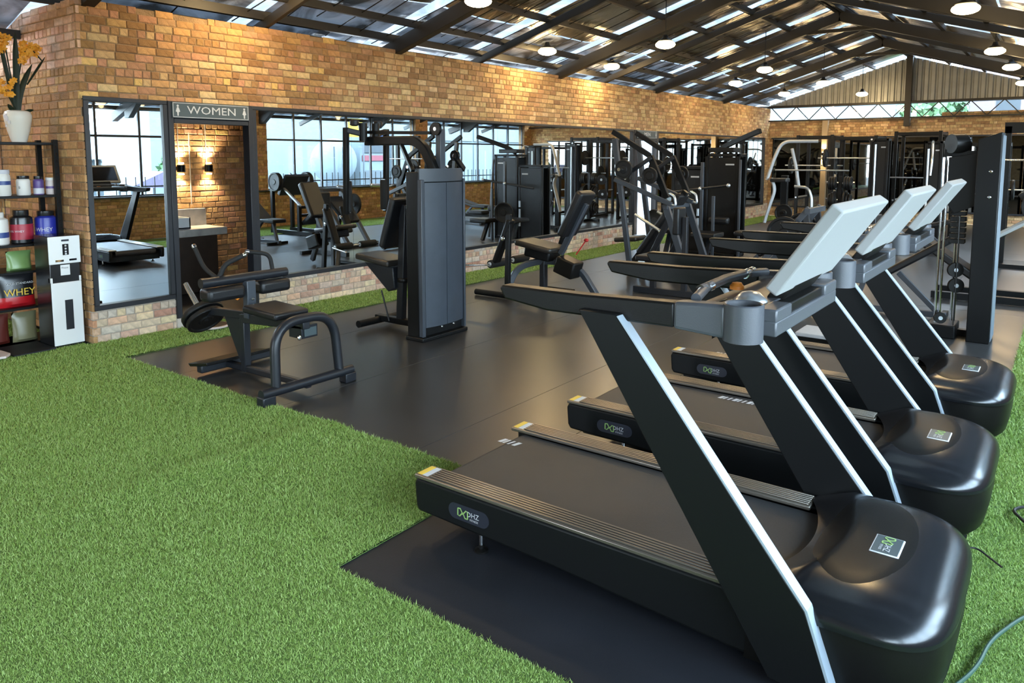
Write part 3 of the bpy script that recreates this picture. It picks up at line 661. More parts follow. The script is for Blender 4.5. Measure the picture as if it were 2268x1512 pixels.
# ------------------------------------------------------------------ treadmill (built at the first one's place)
TX, TY = 4.57, 2.70
def make_treadmill(label):
    t = thing('treadmill', label, 'treadmill', (TX, TY, 0), 'treadmills lined up facing the windows')
    yn, yf = TY-0.41, TY+0.41
    # deck body
    mb = MB(); mb.box(4.66, 6.1, yn+0.04, yf-0.04, 0.07, 0.20); mb.build('deck_frame', 'black_metal', t, bev=0.006, seg=1)
    for s, y0, y1 in ((0, yn, yn+0.05), (1, yf-0.05, yf)):
        poly = [(4.60,0.095),(4.585,0.12),(4.578,0.22),(4.59,0.243),(6.22,0.243),(6.26,0.03),(6.0,0.035),(5.3,0.075)]
        sk_ = MB().prism(poly, y0, y1, 'y').build('side_skirt', 'skirt_plastic', t, bev=0.012, seg=3)
        if s == 0: sk = sk_
        ya, yb = (yn-0.004, yn+0.112) if s == 0 else (yf-0.112, yf+0.004)
        rl = MB().box(4.583, 6.07, ya, yb, 0.2435, 0.262).build('foot_rail', 'rail_bronze', t, bev=0.005, seg=2)
        for k in range(6):
            yy = ya + 0.016 + k*(yb-ya-0.032)/5
            MB().box(4.66, 6.06, yy-0.005, yy+0.005, 0.2615, 0.2675).build('grip_ridge', 'rail_bronze', rl, bev=0.0018, seg=1)
        MB().box(4.592, 4.618, ya+0.012, yb-0.012, 0.262, 0.2635).build('caution_sticker', 'yellow_sticker', rl, smooth=False)
        MB().box(4.622, 4.65, ya+0.012, yb-0.012, 0.262, 0.2632).build('white_sticker', 'white_print', rl, smooth=False)
    # belt wrapped on the rear roller
    pts = [(6.16,0.238),(5.4,0.240),(4.675,0.240)]
    for k in range(9):
        a = math.pi/2 + math.pi*k/8; pts.append((4.675+0.047*math.cos(a), 0.193+0.047*math.sin(a)))
    pts += [(5.4,0.146),(6.1,0.146)]
    v = []; f = []
    for x, z in pts: v += [(x, yn+0.112, z), (x, yf-0.112, z)]
    f = [(2*i,2*i+1,2*i+3,2*i+2) for i in range(len(pts)-1)]
    MB().add(v, f).build('running_belt', 'belt_rubber', t)
    # hood heightfield
    yc = TY+0.025
    def edge_r(tt): return 6.065 + 0.085*max(0, 1-(tt/0.72)**2)
    def edge_f(tt): return 6.30 + 0.335*max(0, 1-abs(tt)**4)**0.25
    def hz(s, tt):
        a = min(1.0, 0.22+s*2.9) if s < 0.27 else 1.0
        fr = max(0, 1-max(0, (s-0.45)/0.55)**3.2)**0.6 if s < 1 else 0
        lat = max(0, 1-abs(tt)**5)**0.55
        return 0.247 + 0.10*a*fr*lat
    nx, ny = 30, 44
    def hgrid(s0, s1, t0, t1, dz, mask=None):
        v = []; f = []
        for j in range(ny+1):
            tt = t0 + (t1-t0)*j/ny
            if t0 == -1: tt = math.sin(tt*math.pi/2)
            for i in range(nx+1):
                s = s0 + (s1-s0)*(i/nx); s = 1-(1-s)**1.5 if s0 == 0 and s1 == 1 else s
                v.append((edge_r(tt)+s*(edge_f(tt)-edge_r(tt)), yc+0.46*tt, hz(s,tt)+dz))
        for j in range(ny):
            for i in range(nx): f.append((j*(nx+1)+i, j*(nx+1)+i+1, (j+1)*(nx+1)+i+1, (j+1)*(nx+1)+i))
        return v, f
    v, f = hgrid(0, 1, -1, 1, 0); hood = MB().add(v, f)
    # lip under the shell
    outl = [(edge_f(math.sin(a)), yc+0.46*math.sin(a)) for a in [(-0.5+k/44)*math.pi for k in range(45)]]
    outl = [(6.08, yc-0.46)] + outl + [(6.08, yc+0.46)]
    n = len(outl); v = [(x,y,0.248) for x,y in outl] + [(x,y,0.234) for x,y in outl] + [(x-0.012, yc+(y-yc)*0.975, 0.23) for x,y in outl]
    f = [(i,i+1,n+i+1,n+i) for i in range(n-1)] + [(n+i,n+i+1,2*n+i+1,2*n+i) for i in range(n-1)]
    hood.add(v, f); ho = hood.build('motor_hood', 'hood_plastic', t)
    # lower nose
    low = [(x-0.012, yc+(y-yc)*0.975) for x,y in outl]
    v = []; zs = [0.236, 0.20, 0.11, 0.05, 0.02]; ins = [0.0,-0.004,0.0,0.012,0.04]
    for z, q in zip(zs, ins): v += [(x-q*(1.0 if x > 6.3 else 0.3), yc+(y-yc)*(1-q), z) for x,y in low]
    f = [(k*n+i, k*n+i+1, (k+1)*n+i+1, (k+1)*n+i) for k in range(4) for i in range(n-1)] + [tuple(range(4*n, 5*n))]
    MB().add(v, f).build('front_nose', 'black_plastic', t)
    # raised oval panel and badge on the hood
    v = []; f = []; K = 40; Rn = 10
    for r in range(Rn+1):
        for k in range(K):
            a = 2*math.pi*k/K; x = 6.33 + 0.155*(r/Rn)*math.cos(a); tt = 0.74*(r/Rn)*math.sin(a); y = yc+0.46*tt
            s = (x-edge_r(tt))/(edge_f(tt)-edge_r(tt)); v.append((x, y, hz(min(max(s,0),1), tt) + (0.0035 if r < Rn else 0.0)))
    for r in range(Rn):
        for k in range(K): f.append((r*K+k, r*K+(k+1)%K, (r+1)*K+(k+1)%K, (r+1)*K+k))
    MB().add(v, f).build('hood_panel', 'black_plastic', ho)
    bz = hz(0.55,0)+0.006; bx, by = 6.405, TY-0.03
    b = MB().box(bx-0.045, bx+0.045, by-0.068, by+0.068, bz-0.006, bz).build('badge', 'white_print', ho, bev=0.003)
    MB().box(bx-0.040, bx+0.040, by-0.063, by+0.063, bz-0.002, bz+0.0008).build('badge_face', 'badge_mid', ho, bev=0.001)
    logo((bx, by, bz+0.0012), (0,-1,0), (1,0,0), 0.07, ho)
    for yy in (-0.27, 0.27):
        MB().cyl((6.565, yc+yy, 0.27), (6.56, yc+yy, 0.292), 0.008, 10).build('screw_hole', 'screen_black', ho)
    # uprights
    for y0, y1 in ((TY-0.475, TY-0.42), (TY+0.42, TY+0.475)):
        poly = [(5.455,1.115),(5.605,1.115),(6.262,0.29),(6.352,0.03),(6.16,0.03)]
        u = MB().prism(poly, y0, y1, 'y').build('upright', 'black_metal', t, bev=0.004, seg=1)
        v = [(5.612,y0+.002,1.11),(5.612,y1-.002,1.11),(6.268,y0+.002,0.292),(6.268,y1-.002,0.292),(6.358,y0+.002,0.032),(6.358,y1-.002,0.032)]
        v2 = [(x-0.008,y,z-0.004) for x,y,z in v]
        MB().add(v+v2, [(0,1,3,2),(2,3,5,4),(6,8,9,7),(8,10,11,9),(0,2,8,6),(2,4,10,8),(1,7,9,3),(3,9,11,5),(0,6,7,1),(4,5,11,10)]).build('upright_trim', 'trim_silver', u, smooth=False)
    # handles, cup holders, cross bar
    for s, yh in ((-1, TY-0.405), (1, TY+0.43)):
        poly = [(5.075,1.145),(5.10,1.105),(5.30,1.082),(5.80,1.088),(5.80,1.172),(5.45,1.160),(5.085,1.158)]
        MB().prism(poly, yh-0.032, yh+0.032, 'y').build('hand_rail', 'black_plastic', t, bev=0.014, seg=3)
        MB().prism([(5.798,1.085),(5.975,1.075),(5.975,1.185),(5.798,1.176)], yh-0.034, yh+0.034, 'y').build('rail_end', 'handle_grey', t, bev=0.012, seg=3)
        MB().lathe((6.022, yh, 1.068), [(0.052,0),(0.062,0.004),(0.062,0.12),(0.058,0.124),(0.053,0.12),(0.05,0.03)], n=26).build('cup_holder', 'handle_grey', t)
    cb = MB(); cb.box(6.052, 6.112, TY-0.36, TY+0.385, 1.085, 1.135); cb.box(6.052, 6.112, TY-0.36, TY-0.20, 1.13, 1.172); cb.box(6.052, 6.112, TY+0.22, TY+0.385, 1.13, 1.172)
    cb.build('cross_bar', 'handle_grey', t, bev=0.006)
    MB().box(6.045, 6.10, TY-0.20, TY+0.22, 1.13, 1.165).build('console_mount', 'black_plastic', t, bev=0.004)
    # control tray
    tr = MB().prism([(5.82,1.150),(6.055,1.168),(6.055,1.12),(5.85,1.115)], TY-0.35, TY+0.38, 'y').build('control_tray', 'handle_grey', t, bev=0.01, seg=2)
    MB().tube([(5.84,TY-0.35,1.178),(5.815,TY-0.2,1.192),(5.81,TY,1.196),(5.815,TY+0.2,1.192),(5.84,TY+0.37,1.178)], 0.017, 12).build('front_grip', 'handle_grey', t)
    for yy in (-0.24,-0.18,0.2,0.26): MB().tube([(5.818,TY+yy-0.02,1.1905),(5.816,TY+yy+0.02,1.1915)], 0.0185, 12).build('pulse_sensor', 'chrome', t)
    sb = MB().lathe((5.86,TY-0.02,1.165), [(0.026,0),(0.026,0.012),(0.02,0.018),(0.017,0.024),(0.006,0.026)], n=18).build('stop_button', 'orange_plastic', t)
    MB().lathe((5.98,TY-0.22,1.14), [(0.06,0),(0.055,0.03),(0.03,0.055),(0.005,0.06)], n=18).build('tray_dome', 'satin_silver', t)
    mb = MB()
    for k in range(5): mb.box(5.90+k*0.02, 5.912+k*0.02, TY-0.33, TY-0.25, 1.158, 1.172)
    mb.build('tray_slots', 'black_plastic', t, bev=0.002, seg=1)
    # console slab leaning back
    d = Vector((0.192,0,0.276)).normalized(); nrm = Vector((d.z,0,-d.x)); M = Matrix((nrm, Vector((0,1,0)), d)).transposed()
    c0 = Vector((6.052,TY+0.06,1.232)); ctr = c0 + d*0.165 + nrm*0.022
    co = MB().obox(ctr, (0.046, 0.70, 0.345), M).build('console', 'console_silver', t, bev=0.008, seg=3)
    MB().obox(ctr - nrm*0.0235, (0.004, 0.62, 0.27), M).build('screen', 'screen_black', co, bev=0.001, seg=1)
    MB().obox(c0 - d*0.035 + nrm*0.02, (0.05, 0.36, 0.10), M).build('console_neck', 'black_plastic', t, bev=0.006)
    # feet and side badge
    for yy in (TY-0.375, TY+0.375):
        ft = MB(); ft.lathe((4.93,yy,0.0), [(0.03,0),(0.03,0.008),(0.012,0.014),(0.012,0.03)], n=14); fo = ft.build('levelling_foot', 'black_plastic', t)
        MB().cyl((4.93,yy,0.028), (4.93,yy,0.10), 0.009, 10).build('foot_bolt', 'chrome', fo)
    sb = MB().prism([(4.89+sg*0.075+0.034*math.cos(a)*1.0, 0.16+0.034*math.sin(a)) for sg, a0 in ((1,-math.pi/2),(-1,math.pi/2)) for a in [a0+math.pi*k/10 for k in range(11)]], yn-0.0025, yn+0.004, 'y').build('side_badge', 'badge_dark', sk)
    poly = []
    logo((4.893, yn-0.003, 0.16), (1,0,0), (0,0,1), 0.075, sk)
    return t
T1 = make_treadmill('front treadmill nearest the open turf with its whole running belt in view')
T2 = place(copy_tree(T1), (TX, TY+1.25, 0)); T2['label'] = 'middle treadmill of the row of three'
T3 = place(copy_tree(T1), (TX, TY+2.65, 0)); T3['label'] = 'rear treadmill of the three beside the tall black cable column'
def belt_print(t, x, y, n, along):
    mb = MB(); ox, oy, _ = t.location; ORGt = Vector(t.location)
    for k in range(n):
        wd = 0.012 if k % 3 else 0.022
        yy = y + k*0.03
        if along == 'y': mb.add([(x,yy,0.2415),(x+0.05,yy-0.008,0.2415),(x+0.05,yy-0.008+wd,0.2415),(x,yy+wd,0.2415)], [(0,1,2,3)])
        else:
            xx = x + k*0.028; mb.add([(xx,y,0.2415),(xx+wd,y,0.2415),(xx+wd-0.012,y-0.05,0.2415),(xx-0.012,y-0.05,0.2415)], [(0,1,2,3)])
    ORG[t] = ORGt; return mb.build('belt_print', 'white_print', t, smooth=False)
belt_print(T1, 4.625, 2.895, 4, 'x'); belt_print(T2, 5.25, 4.20, 8, 'x'); belt_print(T3, 4.85, 5.15, 4, 'x')
# ------------------------------------------------------------------ seated calf raise
t = thing('calf_raise_machine', 'seated calf raise machine with arched front frame standing at the turf edge', 'gym machine', (2.1, 3.25, 0))
mb = MB(); mb.tube([(2.63,2.86,0.085),(2.63,3.64,0.085)], 0.034, 12); mb.build('front_foot_tube', 'dark_steel', t)
for yy in (2.90, 3.60): MB().box(2.59, 2.67, yy-0.05, yy+0.05, 0.0, 0.07).build('foot_block', 'dark_steel', t, bev=0.008)
MB().tube(fillet([(2.62,2.985,0.09),(2.60,3.0,0.53),(2.60,3.50,0.53),(2.62,3.53,0.09)], 0.2, 10), 0.034, 14).build('front_arch', 'dark_steel', t)
pad('seat', (2.27,3.25,0.545), (0.40,0.29,0.055), roty(0.04), t, 'vinyl_black')
mb = MB(); mb.bar((2.62,3.25,0.49),(1.88,3.25,0.44),0.06,0.07); mb.build('seat_beam', 'dark_steel', t, bev=0.006)
mb = MB(); mb.box(2.46,2.60,3.22,3.36,0.385,0.475); mb.build('rack_bracket', 'dark_steel', t, bev=0.004)
MB().box(2.602,2.608,3.24,3.345,0.40,0.46).build('name_plate', 'badge_mid', t, bev=0.002)
bolt((2.6,3.2,0.40),(1,0,0),t,0.018)
mb = MB(); mb.bar((1.885,3.25,0.03),(1.885,3.25,0.47),0.055,0.055); mb.build('post', 'dark_steel', t, bev=0.005)
MB().prism([(1.62,0.46),(1.84,0.46),(1.87,0.12),(1.83,0.10)], 3.235, 3.265, 'y').build('gusset', 'dark_steel', t, bev=0.003)
mb = MB(); mb.bar((1.96,3.25,0.45),(1.96,3.25,0.735),0.075,0.06); mb.build('pad_post', 'grey_steel', t, bev=0.006)
bolt((2.0,3.25,0.60),(1,0,0),t); bolt((2.0,3.27,0.50),(1,0,0),t)
MB().tube([(1.93,2.88,0.755),(1.93,3.60,0.755)], 0.036, 14).build('pad_bar', 'dark_steel', t)
for a, b in ((2.90,3.20),(3.33,3.60)): pad('thigh_pad', (1.93,(a+b)/2,0.665), (0.14,b-a,0.10), None, t, 'vinyl_black', 0.03)
grip(fillet([(1.90,3.02,0.78),(1.78,3.0,0.84),(1.70,2.98,0.99)],0.08), 0.016, t)
grip(fillet([(1.91,3.04,0.78),(1.92,3.08,0.87),(1.98,3.2,0.93)],0.08), 0.018, t)
grip(fillet([(1.90,3.50,0.78),(1.87,3.50,0.90),(1.80,3.36,0.925)],0.08), 0.016, t)
MB().sphere((1.88,3.20,0.60), 0.017, 12).build('locking_knob', 'orange_plastic', t)
ax = Vector((-0.72,0,0.69)).normalized(); pc = Vector((1.33,3.24,0.40))
mb = MB(); mb.bar((1.95,3.25,0.47),(1.42,3.25,0.44),0.05,0.06); mb.bar((1.42,3.25,0.44), pc-ax*0.05, 0.05); mb.build('lever_arm', 'dark_steel', t, bev=0.005)
MB().cyl(pc-ax*0.06, pc+ax*0.32, 0.021, 12).build('loading_peg', 'chrome', t)
plate(pc, ax, 0.165, 0.045, t); plate(pc-ax*0.052, ax, 0.15, 0.04, t)
mb = MB(); mb.bar((1.62,3.02,0.05),(1.62,3.70,0.05),0.07,0.06); mb.bar((1.62,3.25,0.05),(2.63,3.25,0.06),0.05,0.05); mb.build('rear_foot_tube', 'dark_steel', t, bev=0.01)
MB().prism([(1.50,0.08),(1.53,0.06),(1.76,0.10),(1.76,0.125),(1.53,0.085)], 3.0, 3.55, 'y').build('foot_plate', 'black_plastic', t, bev=0.004)
for yy in (2.9,3.6): bolt((2.55,yy+0.02,0.02),(0,0,1),t,0.012)
# ------------------------------------------------------------------ pec fly machine
t = thing('pec_fly_machine', 'pec fly machine with tall grey weight shroud and overhead arms', 'gym machine', (1.9, 5.05, 0))
MB().box(2.09, 2.235, 4.775, 5.375, 0.03, 1.515).build('stack_housing', 'black_metal', t, bev=0.008)
MB().box(2.07, 2.29, 4.765, 5.385, 0.0, 0.035).build('housing_foot', 'black_metal', t, bev=0.008)
def curve_panel(y0, y1, z0, z1, x0, bulge, ya=4.79, yb=5.37):
    v = []; f = []; n = 12
    for i in range(n+1):
        y = y0+(y1-y0)*i/n; q = (y-ya)/(yb-ya)*2-1; x = x0 + bulge*(1-q*q); v += [(x,y,z0),(x,y,z1),(x-0.02,y,z0),(x-0.02,y,z1)]
    for i in range(n):
        a = 4*i; b = a+4; f += [(a,b,b+1,a+1),(a+2,a+3,b+3,b+2),(a+1,b+1,b+3,a+3),(a,a+2,b+2,b)]
    f += [(0,1,3,2),(4*n,4*n+2,4*n+3,4*n+1)]
    return MB().add(v, f)
curve_panel(4.83, 5.078, 0.12, 1.42, 2.255, 0.045).build('shroud_panel', 'shroud_grey', t)
curve_panel(5.084, 5.345, 0.12, 1.42, 2.255, 0.045).build('shroud_panel', 'shroud_grey', t)
curve_panel(4.785, 5.372, 1.43, 1.545, 2.25, 0.05).build('top_cap', 'grey_steel', t)
mb = MB(); mb.box(2.22,2.275,4.78,4.822,0.04,1.45); mb.box(2.22,2.275,5.352,5.378,0.04,1.45); mb.build('edge_strip', 'grey_steel', t, bev=0.006)
for yy in (5.02,5.18): bolt((2.285,yy,0.105),(1,0,0),t,0.012)
MB().sweep(fillet([(2.19,5.06,1.5),(2.03,5.05,1.80),(1.33,5.02,1.80)],0.28,10), 0.075, 0.085).build('main_boom', 'black_metal', t, bev=0.01)
MB().bar((1.82,5.0,1.76),(2.10,4.86,1.52),0.035).build('boom_strut', 'black_metal', t, bev=0.004)
MB().bar((2.20,5.12,1.52),(2.20,5.12,1.90),0.07,0.06).build('pulley_post', 'grey_steel', t, bev=0.006)
pulley((2.20,5.06,1.90),(0,1,0),0.06,t); pulley((2.12,5.12,1.90),(0,1,0),0.045,t); pulley((2.26,5.25,1.66),(0,1,0),0.05,t)
MB().bar((2.28,5.22,1.66),(2.24,5.40,1.53),0.03,0.05).build('pulley_bracket', 'black_metal', t, bev=0.004)
mb = MB(); mb.bar((2.15,5.05,1.865),(1.33,5.02,1.885),0.035,0.03); mb.build('cable_channel', 'black_metal', t)
for yy, ys in ((4.79, -1), (5.31, 1)):
    mb = MB(); mb.bar((1.37,5.02+0.05*ys,1.86),(1.30,yy,1.90),0.05,0.05); mb.build('pivot_arm', 'black_metal', t, bev=0.006)
    MB().cyl((1.37,5.02+0.08*ys,1.80),(1.37,5.02+0.08*ys,1.97),0.04,16).build('pivot_bearing', 'black_metal', t)
    mb = MB(); mb.bar((1.30,yy,1.925),(1.28,yy,1.10),0.045,0.05); mb.build('swing_arm', 'black_metal', t, bev=0.006)
    grip([(1.28,yy,1.36),(1.16,yy-0.03*ys,1.36),(1.13,yy-0.04*ys,1.36)], 0.018, t, m='chrome')
    roller((1.28,yy-0.03*ys,1.12),(1.28,yy-0.03*ys,1.42),0.035,t,'arm_pad')
    MB().lathe((1.33,5.02+0.15*ys,1.94), [(0.02,0),(0.045,0.01),(0.045,0.05),(0.02,0.06)], n=14).build('cam_wheel', 'black_plastic', t)
pad('seat', (1.50,5.05,0.665), (0.46,0.33,0.06), roty(0.10), t, 'vinyl_lit')
MB().prism([(1.30,0.62),(1.70,0.60),(1.72,0.40),(1.63,0.36)], 4.98, 5.12, 'y').build('seat_bracket', 'dark_steel', t, bev=0.01)
MB().bar((1.73,5.05,0.05),(1.80,5.05,1.20),0.065,0.08).build('seat_post', 'dark_steel', t, bev=0.008)
pad('back_pad', (1.70,5.05,1.03), (0.075,0.30,0.50), roty(0.33), t, 'vinyl_black')
mb = MB(); mb.bar((1.40,5.05,0.075),(2.12,5.05,0.075),0.07,0.06); mb.build('base_beam', 'black_metal', t, bev=0.008)
mb = MB(); mb.tube([(1.46,4.75,0.06),(1.46,5.35,0.06)],0.035,12); mb.build('base_foot', 'black_metal', t)
MB().lathe((1.775,5.05,0.46), [(0.055,0),(0.06,0.01),(0.06,0.03),(0.055,0.04)], n=16).build('adjuster_collar', 'black_plastic', t)
MB().tube([(1.52,5.0,0.36),(1.62,5.0,0.07)],0.008,8).build('gas_strut', 'cable_black', t)
# ------------------------------------------------------------------ leg extension with raised near arms
t = thing('leg_extension_machine', 'leg extension machine with tan lit seat behind the front treadmill rail', 'gym machine', (1.9, 7.3, 0))
pad('seat', (1.82,7.30,0.60), (0.52,0.40,0.07), roty(0.14), t, 'vinyl_lit', 0.03)
MB().obox((1.84,7.30,0.51),(0.36,0.26,0.12), roty(0.14)).build('seat_carrier', 'black_metal', t, bev=0.02)
pad('back_pad', (2.31,7.30,1.00), (0.10,0.32,0.58), roty(0.48), t, 'vinyl_black', 0.03)
MB().bar((2.10,7.30,0.52),(2.44,7.30,1.12),0.06,0.06).build('back_post', 'grey_steel', t, bev=0.006)
MB().bar((1.86,7.30,0.04),(1.86,7.30,0.5),0.08,0.07).build('center_post', 'dark_steel', t, bev=0.008)
MB().sweep(fillet([(1.50,7.05,0.06),(1.58,7.15,0.34),(1.86,7.30,0.43),(2.30,7.36,0.40),(2.52,7.42,0.05)],0.2,8), 0.06, 0.07).build('curved_frame', 'grey_steel', t, bev=0.008)
MB().obox((2.22,7.28,0.38),(0.26,0.22,0.2), roty(0.3)).build('cam_housing', 'black_plastic', t, bev=0.02)
mb = MB(); mb.tube([(1.18,6.86,0.04),(1.70,6.86,0.04)],0.036,12); mb.build('front_foot', 'black_metal', t)
MB().tube([(1.68,7.60,0.03),(2.1,7.60,0.03)],0.03,12).build('rear_foot', 'black_metal', t)
MB().bar((1.62,6.90,0.03),(1.60,6.96,0.98),0.05,0.06).build('side_post', 'black_metal', t, bev=0.006)
MB().bar((1.62,6.97,0.92),(1.40,6.97,0.40),0.06,0.12,up=(0,1,0)).build('lever_arm', 'black_metal', t, bev=0.02, seg=3)
MB().bar((2.02,7.62,0.90),(1.88,7.62,0.50),0.06,0.12,up=(0,1,0)).build('lever_arm', 'black_metal', t, bev=0.02, seg=3)
bolt((1.56,6.90,0.70),(0,-1,0),t,0.028); bolt((1.98,7.55,0.74),(0,-1,0),t,0.028)
roller((1.36,6.90,0.38),(1.36,7.20,0.38),0.05,t); roller((1.36,7.36,0.38),(1.36,7.66,0.38),0.05,t)
MB().cyl((1.36,6.86,0.38),(1.02,6.80,0.35),0.013,10).build('handle_rod', 'chrome', t)
MB().cyl((1.36,6.86,0.38),(1.36,7.70,0.38),0.014,10).build('roller_shaft', 'chrome', t)
MB().cyl((2.20,7.48,0.5),(2.30,7.52,0.66),0.007,8).build('pin_lever', 'red_plastic', t); MB().sphere((2.31,7.525,0.675),0.022,10,sc=(1.5,1,1)).build('lever_knob', 'red_plastic', t)
# ------------------------------------------------------------------ plate loaded chest press
t = thing('chest_press_machine', 'plate loaded chest press with crossed grey legs and long pressing arms', 'gym machine', (2.1, 9.5, 0))
for yy in (9.25, 9.95):
    MB().bar((1.72,yy,1.90),(2.0,yy,0.02),0.055,0.07).build('front_leg', 'grey_steel', t, bev=0.006)
    MB().bar((2.50,yy,1.02),(2.86,yy,0.02),0.06,0.09).build('rear_leg', 'grey_steel', t, bev=0.006)
    MB().bar((2.58,yy,0.86),(2.16,yy,0.02),0.05,0.07).build('cross_leg', 'dark_steel', t, bev=0.006)
    MB().bar((1.76,yy-0.06,1.34),(2.62,yy-0.06,1.02),0.045,0.06).build('press_arm', 'grey_steel', t, bev=0.006)
    grip(fillet([(2.60,yy-0.06,1.03),(2.68,yy-0.06,1.0),(2.66,yy-0.06,1.13),(2.58,yy-0.02,1.16)],0.04), 0.016, t, m='satin_silver')
    MB().bar((1.66,yy+0.05,2.0),(2.24,yy+0.05,1.66),0.05,0.07).build('upper_arm', 'black_metal', t, bev=0.006)
    MB().bar((2.24,yy+0.05,1.66),(2.50,yy+0.05,1.10),0.06,0.08).build('upper_link', 'black_metal', t, bev=0.006)
    MB().bar((1.78,yy,1.32),(2.28,yy,1.64),0.045,0.05).build('brace', 'dark_steel', t, bev=0.005)
    pulley((1.58,yy-0.1,1.33),(0,1,0),0.07,t); pulley((1.60,yy-0.1,1.13),(0,1,0),0.07,t)
    plate((1.95,yy-0.16 if yy < 9.5 else yy+0.16,1.48),(0,1,0),0.13,0.04,t); plate((2.34,yy-0.16 if yy < 9.5 else yy+0.16,1.40),(0,1,0),0.11,0.04,t)
    MB().cyl((1.95,yy-0.3 if yy < 9.5 else yy+0.3,1.48),(1.95,yy,1.48),0.024,12).build('loading_peg', 'chrome', t)
    MB().cyl((2.05,yy,0.86),(2.42,yy,0.66),0.02,10).build('step_bar', 'satin_silver', t); bolt((2.44,yy-0.01,0.65),(0,-1,0),t,0.03)
pad('back_pad', (2.30,9.60,0.72), (0.10,0.30,1.05), roty(0.62), t, 'vinyl_black', 0.03)
pad('seat', (1.80,9.60,0.48), (0.36,0.34,0.07), roty(-0.1), t, 'vinyl_lit', 0.025)
MB().bar((2.64,9.6,1.18),(1.78,9.6,0.04),0.07,0.08).build('spine', 'black_metal', t, bev=0.006)
MB().bar((2.52,9.2,0.98),(2.52,10.0,0.98),0.06).build('top_cross_tube', 'grey_steel', t, bev=0.006); MB().bar((1.98,9.2,0.06),(1.98,10.0,0.06),0.06).build('front_foot', 'grey_steel', t, bev=0.006); MB().bar((2.82,9.2,0.05),(2.82,10.0,0.05),0.06).build('rear_foot', 'grey_steel', t, bev=0.006)
# ------------------------------------------------------------------ selectorised towers
def tower(label, x0, x1, y0, y1, z1, m='black_metal', name='weight_tower', rods=True, cat='gym machine'):
    t = thing(name, label, cat, ((x0+x1)/2, (y0+y1)/2, 0))
    mb = MB(); b = 0.05
    for x in (x0+b/2, x1-b/2):
        mb.bar((x,y0+b/2,0.0),(x,y0+b/2,z1),b); mb.bar((x,y1-b/2,0.0),(x,y1-b/2,z1),b)
    mb.box(x0,x1,y0,y1,z1-0.05,z1); mb.box(x0,x1,y0,y1,0.0,0.05); mb.build('tower_frame', m, t, bev=0.006, seg=1)
    MB().box(x0+b, x1-b, y0+0.012, y0+0.03, 0.06, z1-0.06).build('shroud_panel', 'black_plastic', t, bev=0.004, seg=1)
    MB().box(x0+b, x1-b, y1-0.03, y1-0.012, 0.06, z1-0.06).build('shroud_panel', 'black_plastic', t, bev=0.004, seg=1)
    MB().box(x0+0.6*(x1-x0), x0+0.85*(x1-x0), y0+0.008, y0+0.0118, z1-0.19, z1-0.165).build('name_strip', 'silver_paint', t)
    return t
t = tower('black weight tower with pale name strip left of the lat boom tower', 1.32, 1.90, 12.0, 12.3, 1.49)
MB().cyl((1.83,11.96,0.28),(1.83,11.96,0.62),0.022,10).build('guide_rod', 'satin_silver', t); MB().cyl((1.83,11.96,0.66),(1.83,11.96,0.78),0.022,10).build('guide_rod', 'satin_silver', t)
pad('seat', (1.55,11.4,0.45), (0.36,0.5,0.07), None, t, 'vinyl_black'); MB().bar((1.55,11.3,0.03),(1.55,11.5,0.42),0.06).build('seat_post', 'dark_steel', t)
plate((1.50,11.0,0.62),(0.3,1,0),0.19,0.04,t); MB().bar((1.55,11.0,0.03),(1.55,12.05,0.05),0.07,0.06).build('base_beam', 'dark_steel', t, bev=0.006)
MB().bar((1.52,11.1,0.06),(1.52,11.1,0.66),0.05).build('plate_post', 'dark_steel', t)
t = tower('taller black tower with sloping lat boom on top', 1.92, 2.50, 12.0, 12.35, 1.70)
MB().sweep(fillet([(2.05,12.15,1.72),(2.25,12.1,1.84),(2.86,11.9,2.06)],0.1), 0.07, 0.08).build('lat_boom', 'black_metal', t, bev=0.008)
MB().box(1.95,2.4,12.02,12.3,1.72,1.80).build('pulley_box', 'black_plastic', t, bev=0.01)
MB().bar((2.0,11.7,0.0),(2.0,11.7,1.56),0.05).build('front_post', 'grey_steel', t, bev=0.005); MB().bar((2.24,11.6,0.0),(2.24,11.6,1.02),0.045).build('front_post', 'grey_steel', t, bev=0.005)
MB().tube([(1.35,11.75,1.045),(2.5,11.6,1.20)],0.02,10).build('pull_bar', 'dark_steel', t)
for q in (0.55, 0.98): MB().sphere((1.35+1.15*q,11.75-0.15*q,1.045+0.155*q),0.034,10).build('bar_collar', 'satin_silver', t)
pad('thigh_pad', (2.28,11.75,0.62), (0.34,0.12,0.12), None, t, 'vinyl_black', 0.04); pad('seat', (2.25,11.35,0.42), (0.4,0.42,0.08), None, t, 'vinyl_black')
MB().bar((2.25,11.3,0.03),(2.25,11.5,0.4),0.06).build('seat_post', 'dark_steel', t)
MB().bar((2.56,11.9,0.02),(2.52,12.0,1.60),0.035).build('side_post', 'grey_steel', t, bev=0.004)
